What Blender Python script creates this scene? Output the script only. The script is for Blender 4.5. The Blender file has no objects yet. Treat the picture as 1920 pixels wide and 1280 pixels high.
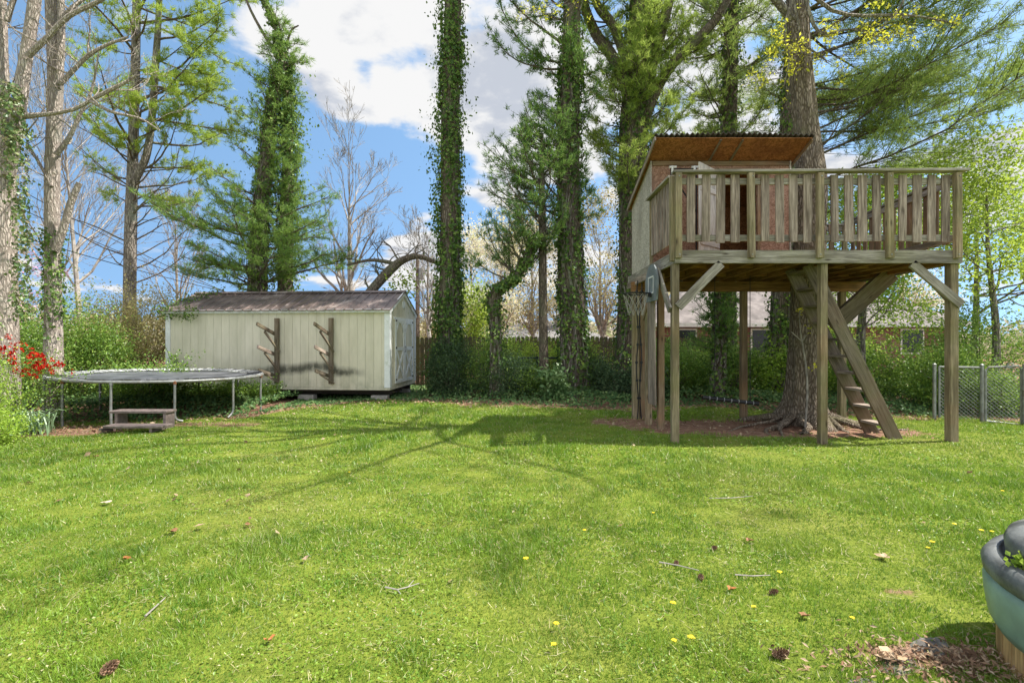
import bpy, math, random
import numpy as np
from mathutils import Vector
PI = math.pi
R = math.radians
S = bpy.context.scene
COL = S.collection
RNG = np.random.default_rng(7)
random.seed(7)

# ------------------------------------------------------------------ camera
CAMZ = 1.45
F = 960.0                      # focal length in photograph pixels
cam = bpy.data.objects.new('camera', bpy.data.cameras.new('camera'))
COL.objects.link(cam)
cam.location = (0, 0, CAMZ)
cam.rotation_euler = (R(90), 0, 0)
cam.data.lens = 18.0
cam.data.sensor_width = 36.0
cam.data.clip_start = 0.05
cam.data.clip_end = 2000
S.camera = cam

# ------------------------------------------------------------------ light
SUN_EL, SUN_AZ = R(56), R(3)   # azimuth measured from +X towards +Y
sd = Vector((math.cos(SUN_EL)*math.cos(SUN_AZ), math.cos(SUN_EL)*math.sin(SUN_AZ), math.sin(SUN_EL)))
sl = bpy.data.lights.new('sun', 'SUN')
sl.energy = 3.5
sl.angle = R(0.55)
sl.color = (1.0, 0.95, 0.86)
so = bpy.data.objects.new('sun', sl)
so.rotation_euler = sd.to_track_quat('Z', 'Y').to_euler()
so.location = (20, 0, 30)
COL.objects.link(so)
S.view_settings.view_transform = 'Standard'
S.view_settings.look = 'None'
S.view_settings.gamma = 1
S.view_settings.exposure = 1.42

# ---------------------------------------------------------------- node help
class N:
    def __init__(s, tree): s.t = tree
    def n(s, typ, **kw):
        x = s.t.nodes.new('ShaderNode' + typ)
        for k, v in kw.items():
            if isinstance(k, str) and hasattr(x, k): setattr(x, k, v)
        return x
    def put(s, sock, v):
        if isinstance(v, bpy.types.NodeSocket): s.t.links.new(v, sock)
        elif v is not None: sock.default_value = v
    def math(s, op, a, b=0.0, c=0.0, clamp=False):
        x = s.n('Math', operation=op, use_clamp=clamp)
        s.put(x.inputs[0], a); s.put(x.inputs[1], b); s.put(x.inputs[2], c)
        return x.outputs[0]
    def vmath(s, op, a, b=(0, 0, 0)):
        x = s.n('VectorMath', operation=op)
        s.put(x.inputs[0], a); s.put(x.inputs[1], b)
        return x.outputs['Value'] if op in ('DOT_PRODUCT', 'LENGTH') else x.outputs[0]
    def mix(s, f, a, b, typ='MIX'):
        x = s.n('Mix', data_type='RGBA', blend_type=typ)
        x.clamp_factor = True
        col = lambda c: (c if isinstance(c, bpy.types.NodeSocket) else (tuple(c) + (1,))[:4])
        s.put(x.inputs[0], f); s.put(x.inputs[6], col(a)); s.put(x.inputs[7], col(b))
        return x.outputs[2]
    def rng(s, v, a, b, c=0.0, d=1.0, smooth=True):
        x = s.n('MapRange', interpolation_type='SMOOTHSTEP' if smooth else 'LINEAR')
        for i, q in enumerate((v, a, b, c, d)): s.put(x.inputs[i], q)
        return x.outputs[0]
    def noise(s, vec, scale, detail=4.0, rough=0.55, dist=0.0, out='Fac'):
        x = s.n('TexNoise')
        s.put(x.inputs['Vector'], vec)
        x.inputs['Scale'].default_value = scale; x.inputs['Detail'].default_value = detail
        x.inputs['Roughness'].default_value = rough; x.inputs['Distortion'].default_value = dist
        return x.outputs[0] if out == 'Fac' else x.outputs[1]
    def voro(s, vec, scale, feature='F1', out='Distance'):
        x = s.n('TexVoronoi', feature=feature)
        s.put(x.inputs['Vector'], vec); x.inputs['Scale'].default_value = scale
        return x.outputs[out]
    def scale(s, vec, sc, loc=(0, 0, 0)):
        x = s.n('Mapping'); s.put(x.inputs[0], vec); x.inputs['Scale'].default_value = sc
        x.inputs['Location'].default_value = loc
        return x.outputs[0]
    def co(s, which='Object'):
        return s.n('TexCoord').outputs[which]
    def bump(s, h, strength=0.4, dist=0.02):
        x = s.n('Bump'); s.put(x.inputs['Height'], h)
        x.inputs['Strength'].default_value = strength; x.inputs['Distance'].default_value = dist
        return x.outputs[0]

# ------------------------------------------------------------------- world
w = bpy.data.worlds.new('World'); S.world = w; w.use_nodes = True
w.node_tree.nodes.clear()
g = N(w.node_tree)
sky = g.n('TexSky', sky_type='NISHITA')
skv = g.vmath('NORMALIZE', g.vmath('ADD', g.vmath('NORMALIZE', g.co('Generated')), (0, 0, .45)))
g.put(sky.inputs[0], skv)
sky.sun_disc = False; sky.sun_elevation = SUN_EL
sky.sun_rotation = R(90) - SUN_AZ
sky.air_density = 1.0; sky.dust_density = 0.3; sky.ozone_density = 2.5
hs = g.n('HueSaturation'); hs.inputs['Saturation'].default_value = 0.98; hs.inputs['Value'].default_value = 1.0
hs.inputs['Hue'].default_value = 0.487
g.put(hs.inputs['Color'], sky.outputs[0])
bg1 = g.n('Background'); g.put(bg1.inputs[0], hs.outputs[0]); bg1.inputs[1].default_value = 0.108
dirn = g.vmath('NORMALIZE', g.co('Generated'))
def skydir(px, py):
    v = Vector(((px-960)/F, 1.0, (640-py)/F)); v.normalize(); return tuple(v)
# cloud layer: noise over a flattened dome plus broad banks where the clouds stand
sepz = g.n('SeparateXYZ'); g.put(sepz.inputs[0], dirn)
sepz_y = sepz.outputs[1]
den = g.math('ADD', sepz.outputs[2], 0.22)
den = g.math('MAXIMUM', den, 0.05)
dv = g.n('CombineXYZ'); [g.put(dv.inputs[i], den) for i in range(3)]
flat = g.vmath('DIVIDE', dirn, dv.outputs[0])
def cloud_noise(off):
    a = g.noise(g.scale(flat, (1, 1, 1.6), off), 2.3, 10, 0.56, 0.12)
    return a
n1 = cloud_noise((2.3, 1.7, 0.4)); n2 = cloud_noise((2.3+.05, 1.7, 0.4+.10))
bias = None
for (px, py, inner, outer, amt) in [(680, 40, .10, .20, .13), (800, 120, .08, .2, .12), (900, 230, .05, .16, .14), (1010, 200, .06, .18, .15), (1150, 90, .10, .34, .13),
                                    (1880, 250, .03, .16, .16), (20, 470, .05, .22, .10), (590, 160, .03, .09, .16), (660, 150, .01, .05, -.16),
                                    (110, 60, .0, .08, .12), (780, 470, .02, .08, .22), (900, 520, .05, .2, .14), (1500, 230, .05, .25, .10),
                                    (470, 70, .0, .06, .14), (200, 230, .1, .40, -.16), (450, 300, .05, .22, -.16), (690, 350, .05, .12, -.20), (1800, 80, .04, .2, -.2)]:
    dd = g.vmath('DOT_PRODUCT', dirn, skydir(px, py))
    m = g.rng(dd, math.cos(outer), math.cos(inner), 0, amt)
    bias = m if bias is None else g.math('ADD', bias, m)
# unseen cloud cover added behind the camera and overhead as fill light
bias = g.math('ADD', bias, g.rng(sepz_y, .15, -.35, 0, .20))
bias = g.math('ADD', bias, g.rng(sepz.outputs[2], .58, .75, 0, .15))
cv = g.math('ADD', g.math('MULTIPLY', g.math('SUBTRACT', n1, .5), 1.25), bias)
cov = g.rng(cv, .055, .185)
lit = g.math('MULTIPLY', g.math('SUBTRACT', n2, n1), 5.5)
dark = g.rng(g.math('ADD', lit, g.math('MULTIPLY', cv, 1.1)), .05, .75, 0, .75)  # cloud self-shadow painted into the colour, from noise shifted towards the sun
ccol = g.mix(dark, (1.0, 1.0, 1.0), (0.50, 0.56, 0.68))
bg2 = g.n('Background'); g.put(bg2.inputs[0], ccol); g.put(bg2.inputs[1], g.math('MULTIPLY', g.math('ADD', g.math('ADD', 1.0, g.rng(sepz_y, .05, -.5, 0, .6)), g.rng(sepz.outputs[2], .56, .8, 0, .2)), 0.35))  # added clouds out of view are brighter, to lift shaded fronts
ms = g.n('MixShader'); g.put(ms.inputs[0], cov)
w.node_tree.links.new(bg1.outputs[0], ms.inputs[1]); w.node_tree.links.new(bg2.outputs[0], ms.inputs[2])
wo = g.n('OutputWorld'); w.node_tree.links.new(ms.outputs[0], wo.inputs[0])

# --------------------------------------------------------------- materials
def newmat(name):
    m = bpy.data.materials.new(name); m.use_nodes = True
    m.node_tree.nodes.clear()
    return m, N(m.node_tree)
def finish(g, shader):
    o = g.n('OutputMaterial'); g.t.links.new(shader, o.inputs[0])
def pbsdf(g, col, rough=0.7, metal=0.0, normal=None, spec=0.3):
    p = g.n('BsdfPrincipled')
    g.put(p.inputs['Base Color'], col if isinstance(col, bpy.types.NodeSocket) else (tuple(col)+(1,))[:4])
    g.put(p.inputs['Roughness'], rough); g.put(p.inputs['Metallic'], metal)
    p.inputs['Specular IOR Level'].default_value = spec
    if normal is not None: g.put(p.inputs['Normal'], normal)
    return p.outputs[0]

def mat_plain(name, c, rough=0.6, metal=0.0, var=0.15, scale=6.0, dirt=None, bump=0.0):
    m, g = newmat(name)
    o = g.co()
    n = g.noise(o, scale, 6, 0.6)
    c2 = tuple(x*(1-var*1.6) for x in c)
    col = g.mix(g.rng(n, .35, .65), c2, c)
    if dirt:
        k = g.rng(g.noise(o, scale*0.5, 8, 0.7, 0.5), .52, .68)
        col = g.mix(k, col, dirt)
    nrm = g.bump(g.noise(o, scale*6, 4), bump, 0.01) if bump else None
    finish(g, pbsdf(g, col, rough, metal, nrm)); return m

def mat_wood(name, c1, c2, green=0.0, warm=0.0, knots=True):
    c1 = tuple(q*1.35 for q in c1); c2 = tuple(min(.8, q*1.4) for q in c2)
    m, g = newmat(name)
    uv = g.co('UV'); ob = g.co('Object')
    grain = g.noise(g.scale(uv, (1.6, 34, 1)), 1.0, 6, 0.65, 0.6)
    fine = g.noise(g.scale(uv, (5, 150, 1)), 1.0, 3, 0.6)
    broad = g.noise(g.scale(uv, (0.7, 3, 1)), 1.3, 4, 0.6)
    isl = g.n('NewGeometry').outputs['Random Per Island']
    col = g.mix(g.rng(grain, .30, .70), c1, c2)
    col = g.mix(g.math('MULTIPLY', g.rng(fine, .42, .68), .6), col, tuple(x*.34 for x in c1))
    col = g.mix(g.math('MULTIPLY', g.rng(broad, .42, .68), .7), col, tuple(x*.42 for x in c1))
    if warm: col = g.mix(g.math('MULTIPLY', g.rng(g.noise(ob, 1.1, 4), .45, .7), warm), col, (.38, .17, .075))
    if green:
        col = g.mix(g.math('MULTIPLY', g.rng(g.noise(ob, 1.7, 7, .65), .42, .66), green), col, (.20, .20, .07))
    col = g.mix(g.math('MULTIPLY', isl, .25), col, tuple(x*.55 for x in c1))
    if knots:
        k = g.voro(g.scale(uv, (2.4, 9, 1)), 1.0)
        col = g.mix(g.rng(k, .0, .2, .9, 0), col, (.035, .022, .014))
    b = g.bump(g.math('ADD', grain, g.math('MULTIPLY', fine, .6)), .5, .006)
    finish(g, pbsdf(g, col, .85, 0, b, .2)); return m

def mat_bark(name, c1, c2, sc=7.0, lichen=None, depth=.03):
    m, g = newmat(name)
    o = g.co()
    v = g.scale(o, (sc, sc, sc*.22))
    wv = g.vmath('ADD', v, g.noise(o, 3.0, 3, .5, 0, 'Color'))
    vo = g.voro(wv, 2.6, 'DISTANCE_TO_EDGE')
    n = g.noise(v, 2.6, 8, .7)
    f = g.math('ADD', g.rng(vo, 0, .30, 0, .38), g.math('MULTIPLY', n, .75))
    col = g.mix(g.rng(f, .25, .92), c1, c2)
    if lichen: col = g.mix(g.math('MULTIPLY', g.rng(g.noise(o, 1.6, 6, .6), .5, .66), .7), col, lichen)
    finish(g, pbsdf(g, col, .92, 0, g.bump(f, 1.0, depth), .15)); return m

def mat_leaf(name, cols, trans=.35, clump=1.2, gloss=.0, dark=.5, f=1.45):
    cols = [tuple(min(.85, q*f) for q in c) for c in cols]
    dark *= .7
    m, g = newmat(name)
    geo = g.n('NewGeometry')
    isl = geo.outputs['Random Per Island']
    ramp = g.n('ValToRGB')
    el = ramp.color_ramp.elements
    while len(el) < len(cols): el.new(0.5)
    for i, c in enumerate(cols):
        el[i].position = i/(len(cols)-1) if len(cols) > 1 else 0; el[i].color = tuple(c)+(1,)
    g.put(ramp.inputs[0], isl)
    col = ramp.outputs[0]
    cl = g.rng(g.noise(g.co(), clump, 3, .6), .35, .65)
    col = g.mix(g.math('MULTIPLY', cl, dark), col, tuple(x*.55 for x in cols[0]))
    d = g.n('BsdfDiffuse'); g.put(d.inputs[0], col)
    t = g.n('BsdfTranslucent'); g.put(t.inputs[0], g.mix(.5, col, tuple(min(1, x*1.6) for x in cols[-1])))
    mx = g.n('MixShader'); mx.inputs[0].default_value = trans
    g.t.links.new(d.outputs[0], mx.inputs[1]); g.t.links.new(t.outputs[0], mx.inputs[2])
    out = mx.outputs[0]
    gloss *= .45
    if gloss:
        gl = g.n('BsdfGlossy'); gl.inputs['Roughness'].default_value = .38
        gl.inputs['Color'].default_value = (.9, .95, .9, 1)
        m2 = g.n('MixShader'); m2.inputs[0].default_value = gloss
        g.t.links.new(out, m2.inputs[1]); g.t.links.new(gl.outputs[0], m2.inputs[2]); out = m2.outputs[0]
    finish(g, out); return m

# ------------------------------------------------------------- mesh helpers
ORG = {}
class Buf:
    def __init__(s): s.V = []; s.Fs = []; s.U = []; s.nv = 0
    def add(s, V, Fc, U=None):
        V = np.asarray(V, float).reshape(-1, 3); Fc = np.asarray(Fc, int)
        s.V.append(V); s.Fs.append(Fc + s.nv)
        s.U.append(np.zeros((Fc.size, 2)) if U is None else np.asarray(U, float).reshape(-1, 2))
        s.nv += len(V); return s
def unit(v): v = np.asarray(v, float); return v/(np.linalg.norm(v)+1e-12)

def obj(name, buf, mat, parent=None, at=None, smooth=False, bevel=0.0):
    V = np.concatenate(buf.V); V = V.copy()
    if parent is not None: org = ORG[parent.name]
    else: org = np.array(at if at is not None else (0, 0, 0), float)
    V -= org
    me = bpy.data.meshes.new(name)
    me.vertices.add(len(V)); me.vertices.foreach_set('co', V.astype(np.float32).ravel())
    loops = np.concatenate([f.ravel() for f in buf.Fs]); cnt = np.concatenate([np.full(len(f), f.shape[1]) for f in buf.Fs])
    st = np.concatenate([[0], np.cumsum(cnt)[:-1]])
    me.loops.add(len(loops)); me.loops.foreach_set('vertex_index', loops.astype(np.int32))
    me.polygons.add(len(cnt)); me.polygons.foreach_set('loop_start', st.astype(np.int32)); me.polygons.foreach_set('loop_total', cnt.astype(np.int32))
    uvs = np.concatenate(buf.U)
    if np.any(uvs):
        uv = me.uv_layers.new(name='UVMap'); uv.data.foreach_set('uv', uvs.astype(np.float32).ravel())
    me.update(calc_edges=True); me.validate()
    me.polygons.foreach_set('use_smooth', np.full(len(cnt), bool(smooth)))
    for m in (mat if isinstance(mat, (list, tuple)) else [mat]): me.materials.append(m)
    o = bpy.data.objects.new(name, me); COL.objects.link(o)
    if parent is not None: o.parent = parent
    else: o.location = org
    ORG[o.name] = org
    if bevel:
        b = o.modifiers.new('bevel', 'BEVEL'); b.width = bevel; b.segments = 1; b.limit_method = 'ANGLE'
    return o
def tag(o, label=None, cat=None, group=None, kind=None):
    if label: o['label'] = label
    if cat: o['category'] = cat
    if group: o['group'] = group
    if kind: o['kind'] = kind
    return o
def thing(name, loc, label, cat, group=None):
    o = bpy.data.objects.new(name, None); COL.objects.link(o); o.location = loc
    o.empty_display_size = .2
    ORG[o.name] = np.array(loc, float); return tag(o, label, cat, group)
def copy_tree(o, parent=None):
    c = o.copy(); COL.objects.link(c); c.parent = parent
    for ch in [q for q in o.children]: copy_tree(ch, c)
    return c

BOXF = np.array([[0, 3, 2, 1], [4, 5, 6, 7], [0, 1, 5, 4], [1, 2, 6, 5], [2, 3, 7, 6], [3, 0, 4, 7]])
def board(b, A, B, wd, th, up=(0, 0, 1), taper=1.0):
    """box from A to B; wd across, th along 'up'"""
    A = np.array(A, float); B = np.array(B, float); ax = B-A; L = np.linalg.norm(ax); ax = ax/L
    up = np.array(up, float); up = unit(up - ax*up.dot(ax)); sd_ = np.cross(up, ax)
    V = []
    for P, k in ((A, 1), (B, taper)):
        for s1, s2 in ((-1, -1), (1, -1), (1, 1), (-1, 1)):
            V.append(P + sd_*s1*wd/2*k + up*s2*th/2*k)
    o = RNG.random(2)*50
    U = []
    for f in BOXF:
        for vi in f:
            k = vi % 4; al = 0 if vi < 4 else L
            side = (-1, 1, 1, -1)[k]*wd/2; hh = (-1, -1, 1, 1)[k]*th/2
            U.append((o[0]+al, o[1]+side+hh*1.01) if set(f) not in ({0, 1, 2, 3}, {4, 5, 6, 7}) else (o[0]+hh*.5, o[1]+side))
    return b.add(V, BOXF, U)
def box(b, x0, x1, y0, y1, z0, z1):
    d = (x1-x0, y1-y0, z1-z0); k = int(np.argmax(d))
    c = ((x0+x1)/2, (y0+y1)/2, (z0+z1)/2)
    A = list(c); Bb = list(c); A[k] = (x0, y0, z0)[k]; Bb[k] = (x1, y1, z1)[k]
    if k == 2: return board(b, A, Bb, d[0], d[1], (0, 1, 0))
    if k == 0: return board(b, A, Bb, d[1], d[2], (0, 0, 1))
    return board(b, A, Bb, d[0], d[2], (0, 0, 1))
def tube(b, P, r, sides=6, caps=True):
    P = np.asarray(P, float); n = len(P)
    r = np.full(n, r) if np.isscalar(r) else np.asarray(r, float)
    T = np.gradient(P, axis=0); T /= (np.linalg.norm(T, axis=1, keepdims=True)+1e-9)
    ref = np.array([0., 0, 1]) if abs(T[0, 2]) < .8 else np.array([1., 0, 0])
    N1 = np.cross(T, ref); N1 /= (np.linalg.norm(N1, axis=1, keepdims=True)+1e-9); N2 = np.cross(T, N1)
    a = np.arange(sides)*2*PI/sides
    V = P[:, None, :] + r[:, None, None]*(np.cos(a)[None, :, None]*N1[:, None, :] + np.sin(a)[None, :, None]*N2[:, None, :])
    i = np.arange(n-1)[:, None]*sides; j = np.arange(sides)[None, :]; j2 = (j+1) % sides
    Fq = np.stack([i+j, i+j2, i+sides+j2, i+sides+j], -1).reshape(-1, 4)
    b.add(V.reshape(-1, 3), Fq)
    if caps and sides > 3:
        b.add(V[0], [list(range(sides))[::-1]]); b.add(V[-1], [list(range(sides))])
    return b
def lathe(b, prof, c=(0, 0, 0), seg=32):
    prof = np.asarray(prof, float); a = np.arange(seg)*2*PI/seg; n = len(prof)
    V = np.stack([prof[:, 0, None]*np.cos(a)+c[0], prof[:, 0, None]*np.sin(a)+c[1], np.repeat(prof[:, 1, None], seg, 1)+c[2]], -1)
    i = np.arange(n-1)[:, None]*seg; j = np.arange(seg)[None, :]; j2 = (j+1) % seg
    return b.add(V.reshape(-1, 3), np.stack([i+j, i+j2, i+seg+j2, i+seg+j], -1).reshape(-1, 4))
def prism(b, poly, y0, y1, axis='y'):
    """extrude polygon (list of (a,c)) along an axis"""
    n = len(poly)
    mk = {'y': lambda p, t: (p[0], t, p[1]), 'x': lambda p, t: (t, p[0], p[1]), 'z': lambda p, t: (p[0], p[1], t)}[axis]
    V = [mk(p, y0) for p in poly] + [mk(p, y1) for p in poly]
    b.add(V, [list(range(n))]); b.Fs[-1] = b.Fs[-1]
    b.add(V, [list(range(n, 2*n))[::-1]])
    b.add(V, [[i, i+n, (i+1) % n+n, (i+1) % n] for i in range(n)])
    return b
def smooth_path(pts, n=24):
    """Catmull-Rom through rows (x,y,z,r)"""
    p = np.asarray(pts, float); p = np.vstack([2*p[0]-p[1], p, 2*p[-1]-p[-2]])
    out = []; m = len(p)-3; per = max(2, n//m)
    for i in range(m):
        a, b_, c, d = p[i:i+4]
        for t in np.linspace(0, 1, per, endpoint=False):
            out.append(.5*((2*b_)+(-a+c)*t+(2*a-5*b_+4*c-d)*t*t+(-a+3*b_-3*c+d)*t**3))
    out.append(p[-2]); return np.array(out)
def at(px, py, d): return np.array([(px-960)/F*d, d, CAMZ-(py-640)/F*d])

def rand_units(n, rng=RNG):
    v = rng.normal(size=(n, 3)); return v/np.linalg.norm(v, axis=1, keepdims=True)
def add_leaves(b, P, size, nrm=None, rng=RNG, asp=.55, jitter=.7):
    """one diamond leaf per point, slightly folded"""
    n = len(P)
    if n == 0: return b
    if nrm is None: Nn = rand_units(n, rng); Nn[:, 2] = np.abs(Nn[:, 2])*1.0+.15
    else: Nn = nrm + rng.normal(size=(n, 3))*jitter*.6
    Nn /= np.linalg.norm(Nn, axis=1, keepdims=True)
    A = np.cross(Nn, rand_units(n, rng)); A /= np.linalg.norm(A, axis=1, keepdims=True); B = np.cross(Nn, A)
    s = (size*(.6+.8*rng.random(n)))[:, None] if np.isscalar(size) else size[:, None]
    V = np.stack([P-A*s*.5, P+B*s*asp*.5+Nn*s*.08, P+A*s*.5, P-B*s*asp*.5+Nn*s*.08], 1).reshape(-1, 3)
    i = np.arange(n)[:, None]*4
    return b.add(V, np.hstack([i, i+1, i+2, i+3]))
def add_needles(b, P, D, k, length, width, spread=.75, rng=RNG):
    n = len(P)
    if n == 0: return b
    P = np.repeat(P, k, 0); D = np.repeat(D, k, 0)
    D = D + rng.normal(size=D.shape)*spread; D /= np.linalg.norm(D, axis=1, keepdims=True)
    A = np.cross(D, rand_units(len(D), rng)); A /= np.linalg.norm(A, axis=1, keepdims=True)
    L = (length*(.6+.7*rng.random(len(D))))[:, None]
    off = rng.normal(size=P.shape)*length*.18
    P = P+off
    V = np.stack([P-A*width*.5, P+A*width*.5, P+D*L], 1).reshape(-1, 3)
    i = np.arange(len(P))[:, None]*3
    return b.add(V, np.hstack([i, i+1, i+2]))

# ---- branching
def grow(b, start, d, length, r0, level, rng, tips, maxlev=3, wob=.18, trop=(0, 0, .06), nchild=(4, 7), ratio=(.45, .7), ang=(.5, .95), tmin=.25, rmin=.004, sides=(7, 5, 4, 3, 3), tipevery=False):
    nseg = max(3, int(6-level))
    P = [np.array(start, float)]; D = unit(d); ds = [D]
    for i in range(nseg):
        D = unit(D + rng.normal(size=3)*wob + np.array(trop)); P.append(P[-1]+D*length/nseg); ds.append(D)
    P = np.array(P); rr = r0*(1-.72*np.linspace(0, 1, nseg+1)); rr = np.maximum(rr, rmin)
    tube(b, P, rr, sides[min(level, 4)], caps=False)
    if level >= maxlev:
        for q in range(1, nseg+1): tips.append((P[q], ds[q]))
        return
    if tipevery and level >= maxlev-1:
        for q in range(nseg//2, nseg+1): tips.append((P[q], ds[q]))
    for c in range(rng.integers(nchild[0], nchild[1]+1)):
        t = tmin+(1-tmin)*rng.random()**.8; k = min(int(t*nseg), nseg-1); f = t*nseg-k
        p = P[k]*(1-f)+P[k+1]*f; base = ds[k+1]
        side = unit(np.cross(base, rand_units(1, rng)[0])); a = rng.uniform(*ang)
        nd = base*math.cos(a)+side*math.sin(a)
        grow(b, p, nd, length*rng.uniform(*ratio)*(1.15-.5*t), max(rmin, r0*(1-.72*t)*rng.uniform(.45, .7)), level+1, rng, tips, maxlev, wob, trop, nchild, ratio, ang, tmin, rmin, sides, tipevery)

def gz(x, y):
    x = np.asarray(x, float); y = np.asarray(y, float)
    z = .018*np.sin(x*.9+.7)*np.cos(y*.8)+.012*np.sin(x*2.3+y*1.7)
    z = z - np.clip((y-15)*.022, 0, .5)
    return z

# ------------------------------------------------------------ ground & lawn
EDGE = [(-14, 8.2), (-9.4, 8.6), (-8.2, 9.0), (-5.2, 9.9), (-4.7, 11.3), (-2.8, 12.5), (-1.5, 12.2), (.5, 11.8), (2.5, 11.2), (4, 11.6), (5.5, 10.9), (7, 10.1), (9, 9.75), (14, 9.5)]
def edge_y(x): return np.interp(x, [e[0] for e in EDGE], [e[1] for e in EDGE]) + .12*np.sin(np.asarray(x)*3.1)+.08*np.sin(np.asarray(x)*7.7)
def vnoise(x, y, s, seed=0):
    """cheap value noise for numpy masks"""
    rs = np.random.default_rng(seed); G = rs.random((64, 64)); x = np.asarray(x)*s+100; y = np.asarray(y)*s+100
    xi = np.floor(x).astype(int); yi = np.floor(y).astype(int); fx = x-xi; fy = y-yi; fx = fx*fx*(3-2*fx); fy = fy*fy*(3-2*fy)
    g_ = lambda a, b_: G[a % 64, b_ % 64]
    return (g_(xi, yi)*(1-fx)+g_(xi+1, yi)*fx)*(1-fy)+(g_(xi, yi+1)*(1-fx)+g_(xi+1, yi+1)*fx)*fy
def bare(x, y):
    x = np.asarray(x, float); y = np.asarray(y, float); n = vnoise(x, y, 1.6, 3)*.6+vnoise(x, y, 5, 4)*.4
    m = np.zeros_like(x)
    def ell(cx, cy, rx, ry, k=1.0):
        d = ((x-cx)/rx)**2+((y-cy)/ry)**2
        return np.clip((1.35-d+(n-.5)*1.3)*1.2, 0, 1)*k
    for e in ((4.0, 8.75, 2.2, 1.0), (5.6, 8.15, 1.3, .45, .9), (2.2, 9.2, .9, .6, .8), (2.3, 2.95, .22, .07, .7), (1.9, 2.35, .35, .12, .9),
              (-7.5, 8.3, 1.5, .55, .85), (-5.1, 8.9, .9, .35, .6), (-1.1, 3.3, .3, .12, .32), (-2.1, 3.9, .6, .2, .34), (-3.2, 4.6, .9, .3, .3), (-.3, 3.05, .3, .12, .25)):
        m = np.maximum(m, ell(*e))
    ed = y-edge_y(x)
    m = np.maximum(m, np.clip((ed+.65+(n-.5)*1.3)*1.3, 0, 1)*np.where(x > -5, .9, .7))
    return m
xs = np.concatenate([[-900, -300, -120, -60, -35, -22], np.arange(-14, 14.01, .12), [22, 35, 60, 120, 300, 900]])
ys = np.concatenate([[-60, -20, -8, -3], np.arange(0, 15.01, .12), [17, 20, 24, 30, 40, 60, 100, 200, 500, 1500]])
XX, YY = np.meshgrid(xs, ys); nx, ny = len(xs), len(ys)
gb = Buf(); i = np.arange(ny-1)[:, None]*nx; j = np.arange(nx-1)[None, :]
GV = np.stack([XX, YY, gz(XX, YY)], -1).reshape(-1, 3)
gb.add(GV, np.stack([i+j, i+j+1, i+nx+j+1, i+nx+j], -1).reshape(-1, 4))

m, g = newmat('lawn_soil')
o = g.co(); at_ = g.n('Attribute'); at_.attribute_name = 'bare'
big = g.noise(o, .55, 5, .6); mid = g.noise(o, 2.4, 6, .65); fin = g.noise(o, 42, 4, .7)
grass = g.mix(g.rng(mid, .35, .65), (.15, .20, .026), (.22, .26, .04))
grass = g.mix(g.math('MULTIPLY', g.rng(big, .5, .68), .6), grass, (.26, .25, .07))
grass = g.mix(g.rng(fin, .4, .7, 0, .65), grass, (.045, .08, .012))
soil = g.mix(g.rng(g.noise(o, 9, 8, .75), .35, .65), (.17, .085, .055), (.34, .215, .15))
soil = g.mix(g.rng(g.noise(o, 30, 5, .7), .55, .7, 0, .6), soil, (.07, .045, .03))
k = g.rng(g.math('ADD', at_.outputs['Fac'], g.math('MULTIPLY', g.math('SUBTRACT', g.noise(o, 7, 6, .7), .5), .9)), .35, .62)
col = g.mix(k, grass, soil)
finish(g, pbsdf(g, col, .95, 0, g.bump(g.math('ADD', fin, mid), .8, .03), .1)); M_ground = m
gr = obj('ground', gb, M_ground); gr['kind'] = 'structure'
a = gr.data.attributes.new('bare', 'FLOAT', 'POINT'); a.data.foreach_set('value', bare(GV[:, 0], GV[:, 1]).astype(np.float32))
gr.data.polygons.foreach_set('use_smooth', np.ones(len(gr.data.polygons), bool))

def mat_grass():
    m, g = newmat('grass_blade'); o = g.co(); isl = g.n('NewGeometry').outputs['Random Per Island']
    big = g.noise(o, .6, 4, .6); mid = g.noise(o, 2.7, 5, .65)
    c = g.mix(g.rng(mid, .40, .60), (.105, .235, .018), (.235, .375, .036))
    c = g.mix(g.math('MULTIPLY', g.rng(big, .46, .66), .42), c, (.38, .42, .09))
    c = g.mix(g.rng(isl, .0, 1, 0, .5, False), c, (.11, .20, .02))
    c = g.mix(g.math('MULTIPLY', g.rng(g.noise(o, 1.3, 7, .7, .5), .57, .72), .42), c, (.46, .41, .17))
    c = g.mix(g.math('MULTIPLY', g.rng(g.noise(o, 5.5, 5, .7), .54, .68), .5), c, (.075, .16, .02))
    c = g.mix(g.rng(isl, .945, .965), c, (.52, .47, .28))
    d = g.n('BsdfDiffuse'); g.put(d.inputs[0], c); t = g.n('BsdfTranslucent'); g.put(t.inputs[0], g.mix(.4, c, (.30, .42, .04)))
    mx = g.n('MixShader'); mx.inputs[0].default_value = .34
    g.t.links.new(d.outputs[0], mx.inputs[1]); g.t.links.new(t.outputs[0], mx.inputs[2])
    gl = g.n('BsdfGlossy'); gl.inputs['Roughness'].default_value = .45
    m2 = g.n('MixShader'); m2.inputs[0].default_value = .035
    g.t.links.new(mx.outputs[0], m2.inputs[1]); g.t.links.new(gl.outputs[0], m2.inputs[2]); finish(g, m2.outputs[0]); return m
M_grass = mat_grass()
gb = Buf(); tbuf = Buf()
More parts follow.
